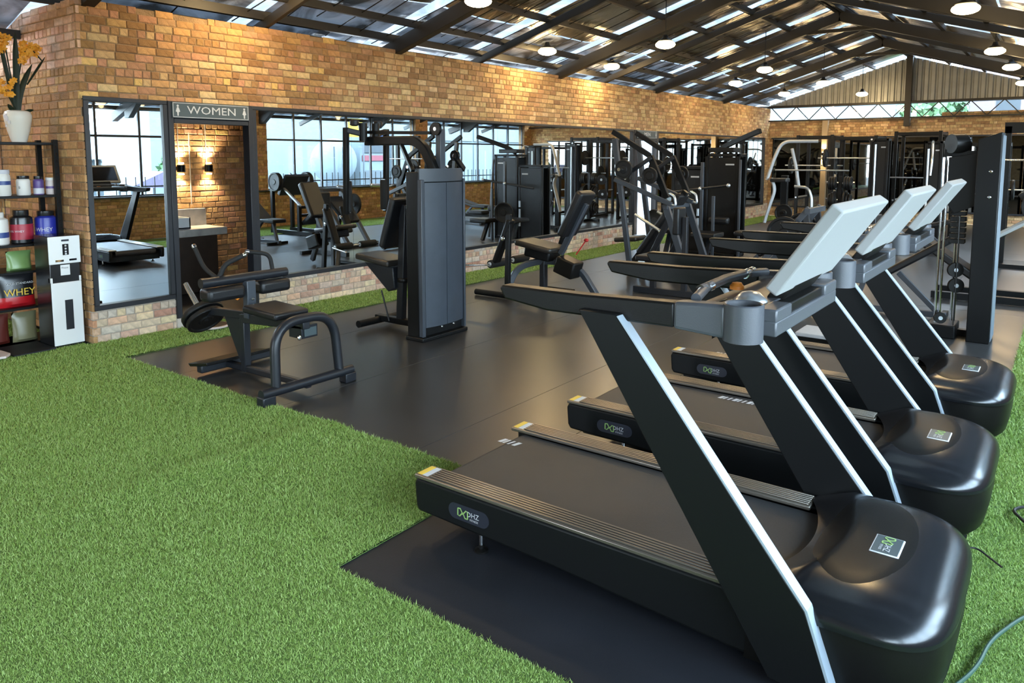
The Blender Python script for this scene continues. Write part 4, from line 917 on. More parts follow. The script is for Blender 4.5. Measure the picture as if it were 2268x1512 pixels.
# ------------------------------------------------------------------ silver framed machine
t = thing('assisted_dip_machine', 'silver tube framed machine in front of the end wall with long horizontal bar', 'gym machine', (2.6, 14.4, 0))
MB().sweep(fillet([(2.28,14.1,1.22),(2.40,14.1,1.62),(2.52,14.15,1.93),(3.12,14.3,1.93)],0.2,8), 0.07, 0.06, 10).build('arched_tube', 'silver_paint', t)
MB().sweep(fillet([(2.36,14.1,1.25),(2.44,14.1,1.05),(2.34,14.1,0.72),(2.26,14.1,0.42)],0.2,8), 0.10, 0.06, 8).build('lower_tube', 'silver_paint', t)
MB().sweep(fillet([(2.72,14.6,1.10),(2.66,14.6,1.45),(2.60,14.5,1.80)],0.1), 0.06, 0.06, 8).build('rear_tube', 'silver_paint', t)
MB().tube(fillet([(2.70,14.4,1.10),(2.95,14.4,1.08),(3.02,14.4,0.9),(3.04,14.4,0.03)],0.12),0.025,8).build('hoop_leg', 'satin_silver', t)
MB().tube([(2.30,14.5,1.40),(3.60,14.6,1.40)],0.013,8).build('cross_rod', 'satin_silver', t)
MB().bar((2.52,14.4,0.0),(2.52,14.4,1.30),0.09,0.12).build('post', 'black_metal', t, bev=0.006); pad('seat', (2.52,14.1,1.22), (0.3,0.25,0.07), None, t)
mb = MB(); mb.bar((2.05,14.2,0.05),(3.15,14.2,0.05),0.08); mb.bar((2.2,13.8,0.05),(2.2,14.8,0.05),0.08); mb.bar((3.04,13.9,0.03),(3.04,14.8,0.03),0.06); mb.build('base_frame', 'black_metal', t, bev=0.006)
plate((2.62,14.05,0.62),(0,1,0),0.16,0.04,t); MB().cyl((2.62,14.0,0.62),(2.62,14.35,0.62),0.02,10).build('loading_peg', 'chrome', t)
# ------------------------------------------------------------------ racks in front of the end mirror
def rack(label, xc, yc, w_, d_, h_, bar_z, plates=True, m='black_metal', name='power_rack'):
    t = thing(name, label, 'rack', (xc, yc, 0), 'racks along the end wall')
    for sx_ in (-1, 1):
        for sy_ in (-1, 1):
            MB().bar((xc+sx_*w_/2,yc+sy_*d_/2,0.0),(xc+sx_*w_/2,yc+sy_*d_/2,h_),0.07).build('post', m, t, bev=0.006, seg=1)
        MB().bar((xc+sx_*w_/2,yc-d_/2,0.05),(xc+sx_*w_/2,yc+d_/2,0.05),0.07).build('base_rail', m, t)
        MB().bar((xc+sx_*w_/2,yc-d_/2,h_-0.05),(xc+sx_*w_/2,yc+d_/2,h_-0.05),0.06).build('top_rail', m, t)
        MB().cyl((xc+sx_*w_/2,yc-d_/2-0.04,0.7),(xc+sx_*w_/2,yc+d_/2,0.7),0.02,8).build('safety_bar', 'satin_silver', t)
    for sy_ in (-1, 1): MB().bar((xc-w_/2,yc+sy_*d_/2,h_-0.05),(xc+w_/2,yc+sy_*d_/2,h_-0.05),0.06).build('cross_rail', m, t)
    b = MB().cyl((xc-w_*0.85,yc-d_/2-0.06,bar_z),(xc+w_*0.85,yc-d_/2-0.06,bar_z),0.014,10).build('barbell', 'satin_silver', t)
    if plates:
        for s in (-1, 1): plate((xc+s*w_*0.66,yc-d_/2-0.06,bar_z),(1,0,0),0.2,0.045,t)
    return t
rack('near end rack beside the lit column', 2.05, 18.6, 0.75, 0.9, 2.15, 1.45, name='power_rack')
rack('second end rack carrying a loaded bar below its top rail', 3.05, 17.9, 0.85, 0.9, 2.1, 1.62)
rack('tall end rack under the hanging king post', 4.15, 18.7, 0.85, 0.9, 2.2, 1.2)
rack('low dark rack behind the consoles near the cable column', 5.35, 18.2, 0.9, 0.9, 1.95, 1.0)
t = tower('dark cable tower standing between the end racks', 3.50, 3.85, 16.75, 17.05, 2.02, name='cable_tower')
MB().cyl((3.62,16.71,0.3),(3.62,16.71,1.9),0.02,10).build('guide_rod', 'satin_silver', t); pulley((3.55,16.66,2.0),(0,1,0),0.06,t)
t = tower('pale edged cable tower near the rear console tops', 4.55, 4.85, 16.4, 16.7, 1.95, name='cable_tower')
MB().cyl((4.62,16.36,0.3),(4.62,16.36,1.8),0.02,10).build('guide_rod', 'satin_silver', t); MB().tube(fillet([(4.7,16.3,1.9),(4.72,16.1,1.95),(4.75,15.9,1.6),(4.73,15.9,1.3)],0.1),0.02,8).build('cable_arm', 'satin_silver', t)
t = thing('storage_rack', 'black plate tree with stacked discs in front of the end racks', 'rack', (3.0, 16.6, 0))
MB().bar((3.0,16.6,0.03),(3.0,16.6,1.25),0.07).build('post', 'black_metal', t); mb = MB(); mb.bar((2.7,16.6,0.03),(3.3,16.6,0.03),0.07); mb.bar((3.0,16.3,0.03),(3.0,16.9,0.03),0.07); mb.build('base', 'black_metal', t)
for z in (0.35,0.75,1.1):
    for s in (-1,1):
        MB().cyl((3.0,16.6,z),(3.0+s*0.28,16.6,z+0.02),0.022,10).build('peg', 'chrome', t)
        for k in range(3): plate((3.0+s*(0.1+k*0.05),16.6,z),(1,0,0),0.19-0.03*k if z < 0.9 else 0.14,0.04,t)
# ------------------------------------------------------------------ benches and low machines in the middle of the hall
def bench(label, c, dx, back, name='weight_bench'):
    x, y = c; t = thing(name, label, 'bench', (x, y, 0), 'benches in the free weight area')
    s = dx
    pad('seat', (x,y,0.45), (0.42,0.30,0.07), None, t, 'vinyl_black', 0.02)
    pad('back_pad', (x+s*(0.22+0.34*math.cos(back)),y,0.46+0.34*math.sin(back)), (0.72,0.28,0.07), Matrix.Rotation(-s*back,3,'Y'), t, 'vinyl_black', 0.02)
    MB().bar((x-0.2,y,0.05),(x+s*0.75,y,0.05),0.06).build('base_beam', 'grey_steel', t, bev=0.005)
    MB().bar((x-s*0.12,y,0.05),(x,y,0.42),0.05).build('front_post', 'grey_steel', t, bev=0.005); MB().bar((x+s*0.7,y,0.05),(x+s*0.3,y,0.45),0.05).build('rear_post', 'grey_steel', t, bev=0.005)
    MB().bar((x-s*0.12,y-0.22,0.03),(x-s*0.12,y+0.22,0.03),0.05).build('foot', 'black_metal', t); MB().bar((x+s*0.72,y-0.28,0.03),(x+s*0.72,y+0.28,0.03),0.05).build('foot', 'black_metal', t)
    return t
bench('incline bench standing between the rear treadmill and the chrome guide rods', (5.15, 8.6), 1, 0.6)
bench('flat bench beyond the treadmill hand rails', (3.7, 11.2), -1, 0.05)
bench('low bench in front of the end racks', (4.6, 14.2), 1, 0.25)
t = thing('cable_row_machine', 'low cable row with long black rail between the far machines', 'gym machine', (3.5, 13.0, 0))
MB().bar((2.9,13.0,0.34),(4.5,13.0,0.34),0.09,0.07).build('rail', 'black_metal', t, bev=0.006); MB().bar((2.95,13.0,0.0),(2.95,13.0,0.34),0.06).build('leg', 'black_metal', t); MB().bar((4.45,13.0,0.0),(4.45,13.0,0.34),0.06).build('leg', 'black_metal', t)
pad('seat', (3.7,13.0,0.42), (0.4,0.34,0.08), None, t); MB().obox((4.4,13.0,0.55),(0.06,0.5,0.35)).build('foot_plate', 'dark_steel', t, bev=0.01)
t = thing('squat_machine', 'angled lever machine with plates seen in the long mirror', 'gym machine', (4.0, 9.3, 0))
MB().bar((3.6,9.1,0.03),(4.4,9.1,1.05),0.07).build('lever_frame', 'grey_steel', t, bev=0.006); MB().bar((3.6,9.6,0.03),(4.4,9.6,1.05),0.07).build('lever_frame', 'grey_steel', t, bev=0.006)
MB().bar((4.4,9.0,1.02),(4.4,9.7,1.02),0.06).build('cross_tube', 'grey_steel', t); MB().bar((4.5,9.1,0.0),(4.36,9.1,1.0),0.06).build('leg', 'dark_steel', t); MB().bar((4.5,9.6,0.0),(4.36,9.6,1.0),0.06).build('leg', 'dark_steel', t)
plate((4.15,8.98,0.75),(0,1,0),0.2,0.045,t); plate((4.15,9.72,0.75),(0,1,0),0.2,0.045,t); pad('back_pad', (4.05,9.35,0.66), (0.08,0.34,0.7), roty(0.9), t)
MB().bar((3.55,8.95,0.04),(3.55,9.75,0.04),0.07).build('front_foot', 'dark_steel', t)
t = thing('seated_row_machine', 'black seated row with tall slim post near the chest press', 'gym machine', (3.2, 8.2, 0))
MB().bar((3.25,8.2,0.0),(3.25,8.2,0.95),0.06).build('post', 'dark_steel', t, bev=0.005); pad('chest_pad', (3.17,8.2,0.9), (0.08,0.22,0.32), None, t); pad('seat', (2.85,8.2,0.44), (0.34,0.32,0.07), None, t)
MB().bar((2.85,8.2,0.03),(2.85,8.2,0.42),0.06).build('seat_post', 'dark_steel', t); MB().bar((2.6,8.2,0.04),(3.6,8.2,0.04),0.07).build('base_beam', 'dark_steel', t); MB().bar((3.5,7.95,0.03),(3.5,8.45,0.03),0.06).build('foot', 'dark_steel', t)
# ------------------------------------------------------------------ cable column at the right
t = thing('cable_column_machine', 'tall black cable column with chrome guide rods behind the rear treadmill', 'gym machine', (6.2, 7.2, 0))
MB().prism([(6.205,0.0),(6.375,0.0),(6.375,1.835),(6.205,1.775)], 7.06, 7.42, 'y').build('column', 'black_metal', t, bev=0.006)
MB().box(6.376,6.384,7.068,7.412,0.02,1.81).build('lit_side', 'lit_side_grey', t, bev=0.002, seg=1)  # lighter sheet on the window side, light on that face put into its colour
for z in (1.50,1.28): bolt((6.31,7.06,z),(0,-1,0),t,0.014)
MB().prism([(5.93,1.30),(5.98,1.62),(6.22,1.66),(6.22,1.20),(6.05,1.12)], 7.16, 7.20, 'y').build('pulley_plate', 'black_metal', t, bev=0.004)
MB().cyl((6.0,7.14,1.74),(6.09,7.22,1.74),0.085,22).build('cable_drum', 'black_plastic', t); MB().cyl((6.088,7.218,1.74),(6.105,7.233,1.74),0.075,22).build('drum_rim', 'chrome', t)
MB().bar((5.95,7.2,1.66),(6.3,7.2,1.64),0.05,0.06).build('top_arm', 'black_metal', t)
for x, y in ((5.955,7.14),(5.985,7.17),(6.06,7.30),(6.08,7.33)): MB().cyl((x,y,0.12),(x,y,1.62),0.011,10).build('guide_rod', 'chrome', t)
MB().box(5.90,6.12,7.08,7.40,0.0,0.12).build('stack_foot', 'black_metal', t, bev=0.01)
pulley((6.09,7.14,0.62),(0.6,-1,0),0.065,t); pulley((6.10,7.14,0.48),(0.6,-1,0),0.065,t); pulley((6.0,7.1,0.18),(0.4,-1,0),0.05,t)
MB().tube([(6.10,7.12,1.1),(6.10,7.12,0.1)],0.004,6).build('cable', 'cable_black', t)
for k in range(6): MB().box(6.02,6.14,7.20,7.30,0.85+k*0.05,0.89+k*0.05).build('stack_weight', 'cast_iron', t, bev=0.004, seg=1)
MB().bar((5.95,7.3,0.03),(6.38,7.3,0.03),0.07,0.06).build('base_beam', 'black_metal', t)
place(t, (6.155, 7.85, 0)); t.scale = (1.04, 1.04, 1.015)
t = thing('leg_press_machine', 'inclined leg press with pale rails at the far right behind the cable column', 'gym machine', (6.5, 10.2, 0))
for yy in (9.9,10.4):
    MB().bar((6.0,yy,0.62),(7.0,yy,1.28),0.05,0.04).build('slide_rail', 'satin_silver', t, bev=0.004); MB().bar((6.95,yy,1.25),(6.95,yy,0.0),0.07).build('rear_post', 'black_metal', t)
    MB().bar((6.05,yy,0.64),(6.05,yy,0.0),0.07).build('front_post', 'black_metal', t); MB().bar((5.6,yy,0.05),(7.0,yy,0.05),0.08).build('base_rail', 'black_metal', t)
    plate((6.62,yy+(-0.12 if yy < 10 else 0.12),1.12),(0,1,0),0.2,0.045,t); plate((6.62,yy+(-0.18 if yy < 10 else 0.18),1.12),(0,1,0),0.2,0.045,t)
MB().obox((6.55,10.15,1.05),(0.08,0.6,0.5),roty(-0.58)).build('sled_plate', 'dark_steel', t, bev=0.01)
pad('back_pad', (5.75,10.15,0.45), (0.7,0.4,0.09), roty(0.6), t)
for k, z in enumerate((0.25,0.42,0.59)): MB().bar((6.05,9.9,z),(6.05,10.4,z),0.06).build('step_bar', 'black_metal', t)
t = thing('smith_machine', 'black frame with square head box at the far right edge', 'gym machine', (6.3, 13.5, 0))
for x in (6.05,6.75): MB().bar((x,13.5,0.0),(x,13.5,2.1),0.08).build('post', 'black_metal', t)
MB().bar((6.0,13.5,2.08),(6.8,13.5,2.08),0.08,0.16).build('head_box', 'black_metal', t); MB().cyl((5.85,13.42,1.6),(6.95,13.42,1.6),0.016,10).build('barbell', 'chrome', t)
MB().box(6.0,6.8,13.2,13.8,0.0,0.06).build('base', 'black_metal', t)
t = thing('step_platform', 'low grey step board on the floor beyond the treadmills', 'step board', (5.2, 6.95, 0))
MB().box(4.95,5.45,6.72,7.08,0.07,0.105).build('tread', 'silver_paint', t, bev=0.006); MB().box(4.97,5.43,6.74,7.06,0.0,0.07).build('riser', 'black_plastic', t, bev=0.004)
# ------------------------------------------------------------------ pendant lamps
def pendant(label, x, y, z=3.2, light=True):
    t = thing('pendant_lamp', label, 'lamp', (x, y, z), 'warm pendant lamps under the roof')
    MB().lathe((x,y,z), [(0.10,0.03),(0.105,0.036),(0.07,0.06),(0.04,0.08),(0.03,0.12),(0.005,0.125)], n=24).build('lamp_shade', 'dark_steel', t)
    MB().lathe((x,y,z-0.012), [(0.095,0.04),(0.095,0.044),(0.06,0.06),(0.02,0.065)], n=24).build('reflector', 'silver_paint', t)
    MB().sphere((x,y,z-0.012), 0.078, 18, sc=(1.75,1.75,0.72)).build('bulb', 'bulb_glow', t)
    top = rz(x)-0.06; MB().tube([(x,y,z+0.12),(x,y,top)],0.006,6).build('cord', 'cable_black', t)
    l = bpy.data.lights.new('lamp_light','POINT'); l.energy = LAMP_W; l.color = (1.0,0.70,0.36); l.shadow_soft_size = 0.07
    o = bpy.data.objects.new('lamp_light', l); COL.objects.link(o); o.location = (0,0,-0.10); o.parent = t
    return t
mat('bulb_glow', (1,0.9,0.7), 0.5, emit=(1.0,0.74,0.34), estr=26.0)
PL = [(1.99,5.93,'pendant lamp cut by the top edge of the picture over the long mirror'),(2.23,9.72,'bright pendant lamp with cord in the middle of the left roof slope'),(2.35,13.55,'fifth pendant lamp along the inner left row'),(2.54,16.73,'pendant lamp of the inner left row before the gable sheeting'),(2.58,20.2,'pendant lamp hanging right in front of the gable sheeting'),
      (0.55,9.3,'nearest large pendant lamp hanging close above the brick wall'),(0.40,11.5,'small pendant lamp above the brick wall second from the near end'),(1.05,15.65,'pendant lamp just above the brick wall near its far end'),(1.05,19.0,'pendant lamp at the far corner of brick wall and gable'),
      (5.84,9.27,'largest pendant lamp on the right roof slope near the top edge'),(5.83,13.2,'second pendant lamp of the right row'),(5.9,15.7,'third pendant lamp of the right row'),(5.92,19.2,'farthest pendant lamp of the right row at the picture edge')]
for x, y, lb in PL: pendant(lb, x, y, 3.2)
for x, y, lb in ((0.6,4.4,'pendant lamp over the women doorway above the picture'),(-1.3,0.7,'pendant lamp over the supplement shelf beyond the picture'),(5.85,5.2,'pendant lamp over the treadmills above the picture'),(2.0,1.6,'pendant lamp over the open turf above the picture')): pendant(lb, x, y, 3.2 if x > -1 else 2.6)
# ------------------------------------------------------------------ supplement shelf
SX0, SX1, SY0, SY1 = -0.80, -0.42, 1.55, 2.965
t = thing('supplement_shelf', 'black boltless steel shelf holding supplement tubs beside the brick corner', 'shelf', (-0.61, 2.25, 0))
ZS = [1.775, 1.315, 0.895, 0.66, 0.345, 0.03]
for x in (SX0+0.02, SX1-0.02):
    for y in (SY0+0.02, SY1-0.02):
        p = MB().box(x-0.02,x+0.02,y-0.02,y+0.02,0.0,1.80).build('upright', 'black_metal', t)
        mb = MB()
        for k in range(28): mb.box(x+0.0202 if x > -0.6 else x-0.008, x+0.0206 if x > -0.6 else x+0.008, y-0.008 if x > -0.6 else y-0.0206, y+0.008 if x > -0.6 else y-0.0202, 0.1+k*0.06, 0.125+k*0.06)
        mb.build('slots', 'screen_black', p, smooth=False, kind='stuff')
for z in ZS: MB().box(SX0+0.005, SX1-0.005, SY0+0.005, SY1-0.005, z-0.022, z).build('shelf_board', 'black_metal', t, bev=0.002, seg=1)
def wrap_text(s, size, c, r, z, mtl, parent, ang=0.0):
    v, f = text_geo(s, size); mb = MB(); c = Vector(c)
    mb.add([(c.x + (r+0.0008)*math.cos(ang + a/r), c.y + (r+0.0008)*math.sin(ang + a/r), z + b) for a,b,_ in v], f)
    return mb.build('lettering', mtl, parent, smooth=False)
def tub(name, label, x, y, z, r, h, body, lid, lab=None, lidw=0.75, labz=(0.15,0.75), text=None, tsize=0.03, group='supplement tubs on the shelf', text2=None):
    t = thing(name, label, 'tub', (x, y, z), group)
    neck = r*lidw
    MB().lathe((x,y,z), [(r*0.9,0),(r,0.008),(r,h*0.70),(r*0.96,h*0.78),(neck*0.92,h*0.84),(neck*0.92,h*0.86)], n=28).build('body', body, t)
    MB().lathe((x,y,z+h*0.84), [(neck,0),(neck*1.02,0.004),(neck*1.02,h*0.15),(neck*0.96,h*0.16)], n=28).build('lid', lid, t)
    if lab: MB().lathe((x,y,z+h*labz[0]), [(r+0.0006,0),(r+0.0006,h*(labz[1]-labz[0])*0.93)], n=28).build('paper_label', lab, t)
    if text: wrap_text(text, tsize, (x,y,z), r+0.001, z+h*(labz[0]+labz[1])*0.5, 'white_print', t, math.radians(-52))
    if text2: wrap_text(text2[0], text2[1], (x,y,z), r+0.001, z+h*text2[2], text2[3], t, math.radians(-52))
    return t
mat('tub_white', (0.70,0.68,0.64), 0.4); mat('tub_black', (0.012,0.012,0.013), 0.25); mat('tub_blue', (0.02,0.03,0.30), 0.35); mat('tub_red', (0.35,0.02,0.04), 0.4)
mat('tub_violet', (0.10,0.06,0.22), 0.4); mat('label_grey', (0.55,0.55,0.60), 0.45); mat('label_pale', (0.60,0.52,0.50), 0.45); mat('pouch_green', (0.18,0.30,0.10), 0.3); mat('pouch_red', (0.42,0.01,0.015), 0.25); mat('pouch_black', (0.012,0.012,0.014), 0.25); mat('pouch_brown', (0.10,0.015,0.01), 0.4); mat('pouch_olive', (0.16,0.15,0.08), 0.3); mat('label_navy', (0.03,0.06,0.22), 0.4)
z = ZS[1]
tub('supplement_tub', 'white tub with navy and mauve label bands at the shelf end away from the corner', -0.52, 2.545, z, 0.062, 0.225, 'tub_white', 'label_grey', 'label_navy', 0.92, (0.42,0.58))
tub('supplement_tub', 'white jar with dark lid and small black print on the second shelf', -0.52, 2.705, z, 0.054, 0.17, 'tub_white', 'tub_black', None, 0.85, text2=('B', 0.03, 0.4, 'tub_black'))
tub('supplement_tub', 'small dark violet jar with pale lower label', -0.52, 2.825, z, 0.042, 0.165, 'tub_violet', 'tub_black', 'label_grey', 0.8, (0.05,0.38))
tub('supplement_tub', 'plain cream jar with mauve band next to the shelf upright', -0.52, 2.925, z, 0.040, 0.15, 'label_pale', 'tub_white', 'tub_violet', 0.97, (0.35,0.5))
z = ZS[2]
tub('supplement_tub', 'large white tub with blue sweep label on the third shelf', -0.55, 2.50, z, 0.078, 0.28, 'tub_white', 'tub_white', 'label_navy', 0.6, (0.22,0.40))
tub('supplement_tub', 'large black protein tub with crimson label', -0.55, 2.68, z, 0.088, 0.29, 'tub_black', 'tub_black', 'tub_red', 0.68, (0.12,0.62), '100% WHEY', 0.026)
tub('supplement_tub', 'wide blue protein tub lettered N-WHEY above the drink dispenser', -0.53, 2.87, z, 0.088, 0.275, 'tub_blue', 'tub_black', None, 0.75, (0.1,0.7), 'N-WHEY', 0.05)
def pouch(name, label, x, y, z, w_, h_, body, band=None, text=None):
    t = thing(name, label, 'pouch', (x, y, z), 'foil pouches on the lower shelves')
    v = []; f = []; ny, nz = 10, 10
    for sgn in (1, -1):
        for j in range(nz+1):
            for i in range(ny+1):
                a = i/ny*2-1; b = j/nz; th = 0.055*(1-a*a)**0.5*(1-b)**0.5*min(1,b*6+0.35); v.append((x+sgn*th, y+a*w_/2*(1-0.06*math.sin(b*3)), z+b*h_))
    N = (ny+1)*(nz+1)
    for s in range(2):
        for j in range(nz):
            for i in range(ny): q = s*N+j*(ny+1)+i; f.append((q,q+1,q+ny+2,q+ny+1))
    mb = MB(); mb.add(v, f); 
    if band:
        for k, face in enumerate(mb.f):
            if min(face) % N // (ny+1) < 3: mb.m[k] = 1
    mb.build('bag', [body, band or body], t)
    if text:
        for s_, zz, sz, mm in text: flat_text(s_, sz, (x+0.062, y, z+zz), (0,1,0), (0,0,1), mm, t)
    return t
pouch('supplement_pouch', 'pale green pouch on the narrow middle shelf', -0.55, 2.64, ZS[3], 0.20, 0.17, 'pouch_green')
pouch('supplement_pouch', 'black whey pouch with bright red base', -0.52, 2.60, ZS[4], 0.28, 0.30, 'pouch_black', 'pouch_red', [('WHEY',0.13,0.085,'yellow_sticker'),('GOLD STANDARD',0.21,0.026,'white_print')])
pouch('supplement_pouch', 'brown pouch at the end of the bottom shelf', -0.55, 2.42, ZS[5], 0.22, 0.26, 'pouch_brown')
pouch('supplement_pouch', 'olive grey pouch on the bottom shelf beside the dispenser', -0.52, 2.64, ZS[5], 0.20, 0.26, 'pouch_olive')
# ------------------------------------------------------------------ vase with orchids
vx, vy, vz = -0.58, 2.72, 1.775
t = thing('flower_vase', 'white ceramic vase with dark leaves and orange orchids on the shelf top', 'vase', (vx, vy, vz))
MB().lathe((vx,vy,vz), [(0.055,0),(0.06,0.01),(0.085,0.10),(0.105,0.20),(0.108,0.235),(0.095,0.265),(0.07,0.275),(0.06,0.26)], n=32).build('vase_body', 'white_ceramic', t)
mb = MB()
for a, b, w_ in ((0,0.20,0.03),(0.22,0.17,0.02),(-0.2,0.22,0.02),(0.0,0.23,0.018),(-0.1,0.14,0.015)):
    ang = math.radians(-70)+a; r = 0.1075; mb.obox((vx+r*math.cos(ang), vy+r*math.sin(ang), vz+b), (0.004,w_,w_*1.4), Matrix.Rotation(ang,3,'Z'))
mb.build('crackle_patch', 'label_grey', t)
def leaf(p0, p1, w_, bend=(0,0,0)):
    p0 = Vector(p0); p1 = Vector(p1); K = 9; d = (p1-p0).normalized(); s = d.cross(Vector((1,-0.5,0))).normalized(); v = []; f = []
    for k in range(K+1):
        q = k/K; p = p0.lerp(p1,q) + Vector(bend)*math.sin(math.pi*q); ww = w_*(0.55+0.9*q)*(1-q**4)+0.002
        n = d.cross(s); v += [p - s*ww, p + n*0.006, p + s*ww, p - n*0.006]
    for k in range(K):
        for j in range(4): f.append((4*k+j,4*k+(j+1)%4,4*k+4+(j+1)%4,4*k+4+j))
    return MB().add(v, f).build('leaf', 'leaf_dark', t)
leaf((vx,vy-0.01,vz+0.24),(vx,2.60,2.78),0.016); leaf((vx,vy,vz+0.24),(vx+0.02,2.735,2.72),0.024); leaf((vx,vy+0.01,vz+0.24),(vx,2.86,2.46),0.022,(0,-0.03,0)); leaf((vx,2.81,2.28),(vx+0.02,3.0-0.04,2.53),0.008); leaf((vx,2.74,2.3),(vx,2.78,2.5),0.005)
leaf((vx,vy+0.02,vz+0.26),(vx+0.05,2.83,2.06),0.012); leaf((vx,vy-0.02,vz+0.25),(vx+0.03,2.64,2.10),0.016)
def orchid_spray(path, n, spread):
    P = fillet(path, 0.15, 8); st = MB().tube(P, 0.006, 6).build('flower_stem', 'leaf_dark', t)
    for k in range(n):
        q = P[int(len(P)*(0.45+0.55*k/n))-1] if k < n else P[-1]
        c = Vector(q) + Vector((random.uniform(-1,1),random.uniform(-1,1),random.uniform(-1,1)))*spread
        N = Vector((0.8,-0.5,random.uniform(-0.3,0.3))).normalized(); d, s, u = perp(N)
        mb = MB()
        for j in range(5):
            a = 2*math.pi*j/5 + random.random(); e = s*math.cos(a)+u*math.sin(a); g = N.cross(e); L = 0.025
            mb.add([c, c+e*L*0.5+g*L*0.5+N*0.006, c+e*L*1.1+g*L*0.15-N*0.004, c+e*L*1.1-g*L*0.15-N*0.004, c+e*L*0.5-g*L*0.5+N*0.006], [(0,1,2,3,4)])
        mb.sphere(c+N*0.006, 0.008, 6); mb.build('orchid_bloom', 'petal', t)
orchid_spray([(vx,vy,vz+0.25),(vx,2.74,2.45),(vx,2.84,2.62),(vx,2.94,2.50)], 44, 0.05)
orchid_spray([(vx,vy,vz+0.25),(vx,2.66,2.6),(vx,2.56,2.62),(vx,2.52,2.25)], 60, 0.07)
orchid_spray([(vx,vy,vz+0.25),(vx+0.02,2.62,2.25),(vx+0.03,2.55,2.2)], 30, 0.075)
# ------------------------------------------------------------------ drink dispenser
t = thing('drink_dispenser', 'white and black standing drink dispenser in front of the shelf', 'dispenser', (-0.22, 2.82, 0))
DX = -0.07
MB().box(-0.37, DX-0.012, 2.70, 2.945, 0.0, 0.975).build('cabinet', 'tub_black', t, bev=0.006)
MB().box(DX-0.012, DX, 2.695, 2.95, 0.735, 0.972).build('control_panel', 'white_plastic', t, bev=0.005)
MB().box(DX, DX+0.002, 2.805, 2.855, 0.81, 0.905).build('display', 'screen_black', t, bev=0.001); MB().box(DX, DX+0.002, 2.80, 2.86, 0.928, 0.945).build('brand_plate', 'badge_dark', t)
mb = MB()
for zz in (0.89,0.865,0.84,0.82): mb.cyl((DX+0.002,2.83,zz),(DX+0.004,2.83,zz),0.008,10)
mb.build('button', 'white_print', t); mb = MB(); mb.box(DX,DX+0.002,2.745,2.81,0.755,0.772); mb.box(DX,DX+0.002,2.855,2.915,0.757,0.774); mb.build('tap_slot', 'screen_black', t)
MB().box(DX-0.012, DX, 2.70, 2.945, 0.03, 0.575).build('lower_door', 'white_plastic', t, bev=0.005)
mb = MB(); mb.box(DX-0.05,DX,2.70,2.715,0.575,0.62); mb.box(DX-0.05,DX,2.93,2.945,0.575,0.62); mb.build('drip_cheek', 'white_plastic', t, bev=0.003)
MB().box(DX-0.01, DX+0.002, 2.80, 2.865, 0.16, 0.42).build('door_window', 'dark_steel', t, bev=0.002)
MB().box(DX-0.013, DX-0.009, 2.785, 2.86, 0.635, 0.725).build('notice_card', 'white_plastic', t); flat_text('Please', 0.022, (DX-0.0085,2.82,0.70), (0,1,0), (0,0,1), 'tub_black', t)
MB().prism([(2.715,0.58),(2.93,0.58),(2.93,0.72),(2.715,0.72)], DX-0.02, DX-0.0125, 'x').build('bottle_bay', 'screen_black', t)
t = thing('floor_board', 'small pale wooden board lying on the turf at the left edge', 'board', (-0.1, 2.3, 0.03)); MB().prism([(-0.35,2.12),(0.0,2.18),(0.02,2.30),(-0.06,2.36),(-0.38,2.34)], 0.03, 0.05, 'z').build('board', 'label_pale', t, bev=0.004)
MB().box(-0.8, -0.02, 2.37, 2.69, 0.022, 0.03).build('door_mat', 'rubber_dark', None); tag(bpy.data.objects['door_mat'], 'dark mat under the front of the shelf', 'mat')
# round lid lying by the wall behind the calf machine
t = thing('floor_scale', 'round pale rimmed disc lying at the foot of the doorway wall', 'disc', (0.25, 4.0, 0.03)); MB().lathe((0.30,3.95,0.03), [(0.15,0),(0.155,0.008),(0.15,0.016),(0.13,0.018)], n=28).build('rim', 'label_pale', t); MB().lathe((0.30,3.95,0.035), [(0.13,0),(0.13,0.015)], n=24).build('top', 'dark_steel', t)
# ------------------------------------------------------------------ cables on the turf
def cable(name, label, pts, r, m): 
    o = MB().tube(fillet(pts, 0.12, 8), r, 8).build(name, m, None); tag(o, label, 'cable', 'power cables on the turf by the treadmill noses'); return o
cable('power_cable', 'grey green cable curving over the turf in front of the nearest treadmill nose', [(6.60,2.45,0.025),(6.68,2.66,0.035),(6.70,2.85,0.033),(6.79,3.1,0.032),(6.95,3.35,0.03)], 0.0065, 'cable_grey')
cable('power_cable', 'black cable loop on the turf by the middle treadmill nose', [(7.0,3.7,0.03),(6.78,3.86,0.034),(6.70,4.02,0.032),(6.75,4.1,0.034),(7.0,3.95,0.03),(6.9,3.85,0.04),(6.80,3.95,0.036),(7.1,4.1,0.03)], 0.007, 'cable_black')
cable('power_cable', 'thin black cable end poking out between two treadmill noses', [(6.52,3.42,0.03),(6.60,3.5,0.05),(6.66,3.46,0.034),(6.70,3.42,0.03)], 0.004, 'cable_black')
cable('power_cable', 'short dark cable under the nearest treadmill nose at the picture bottom', [(6.50,2.2,0.03),(6.60,2.42,0.04),(6.60,2.52,0.032)], 0.006, 'cable_black')
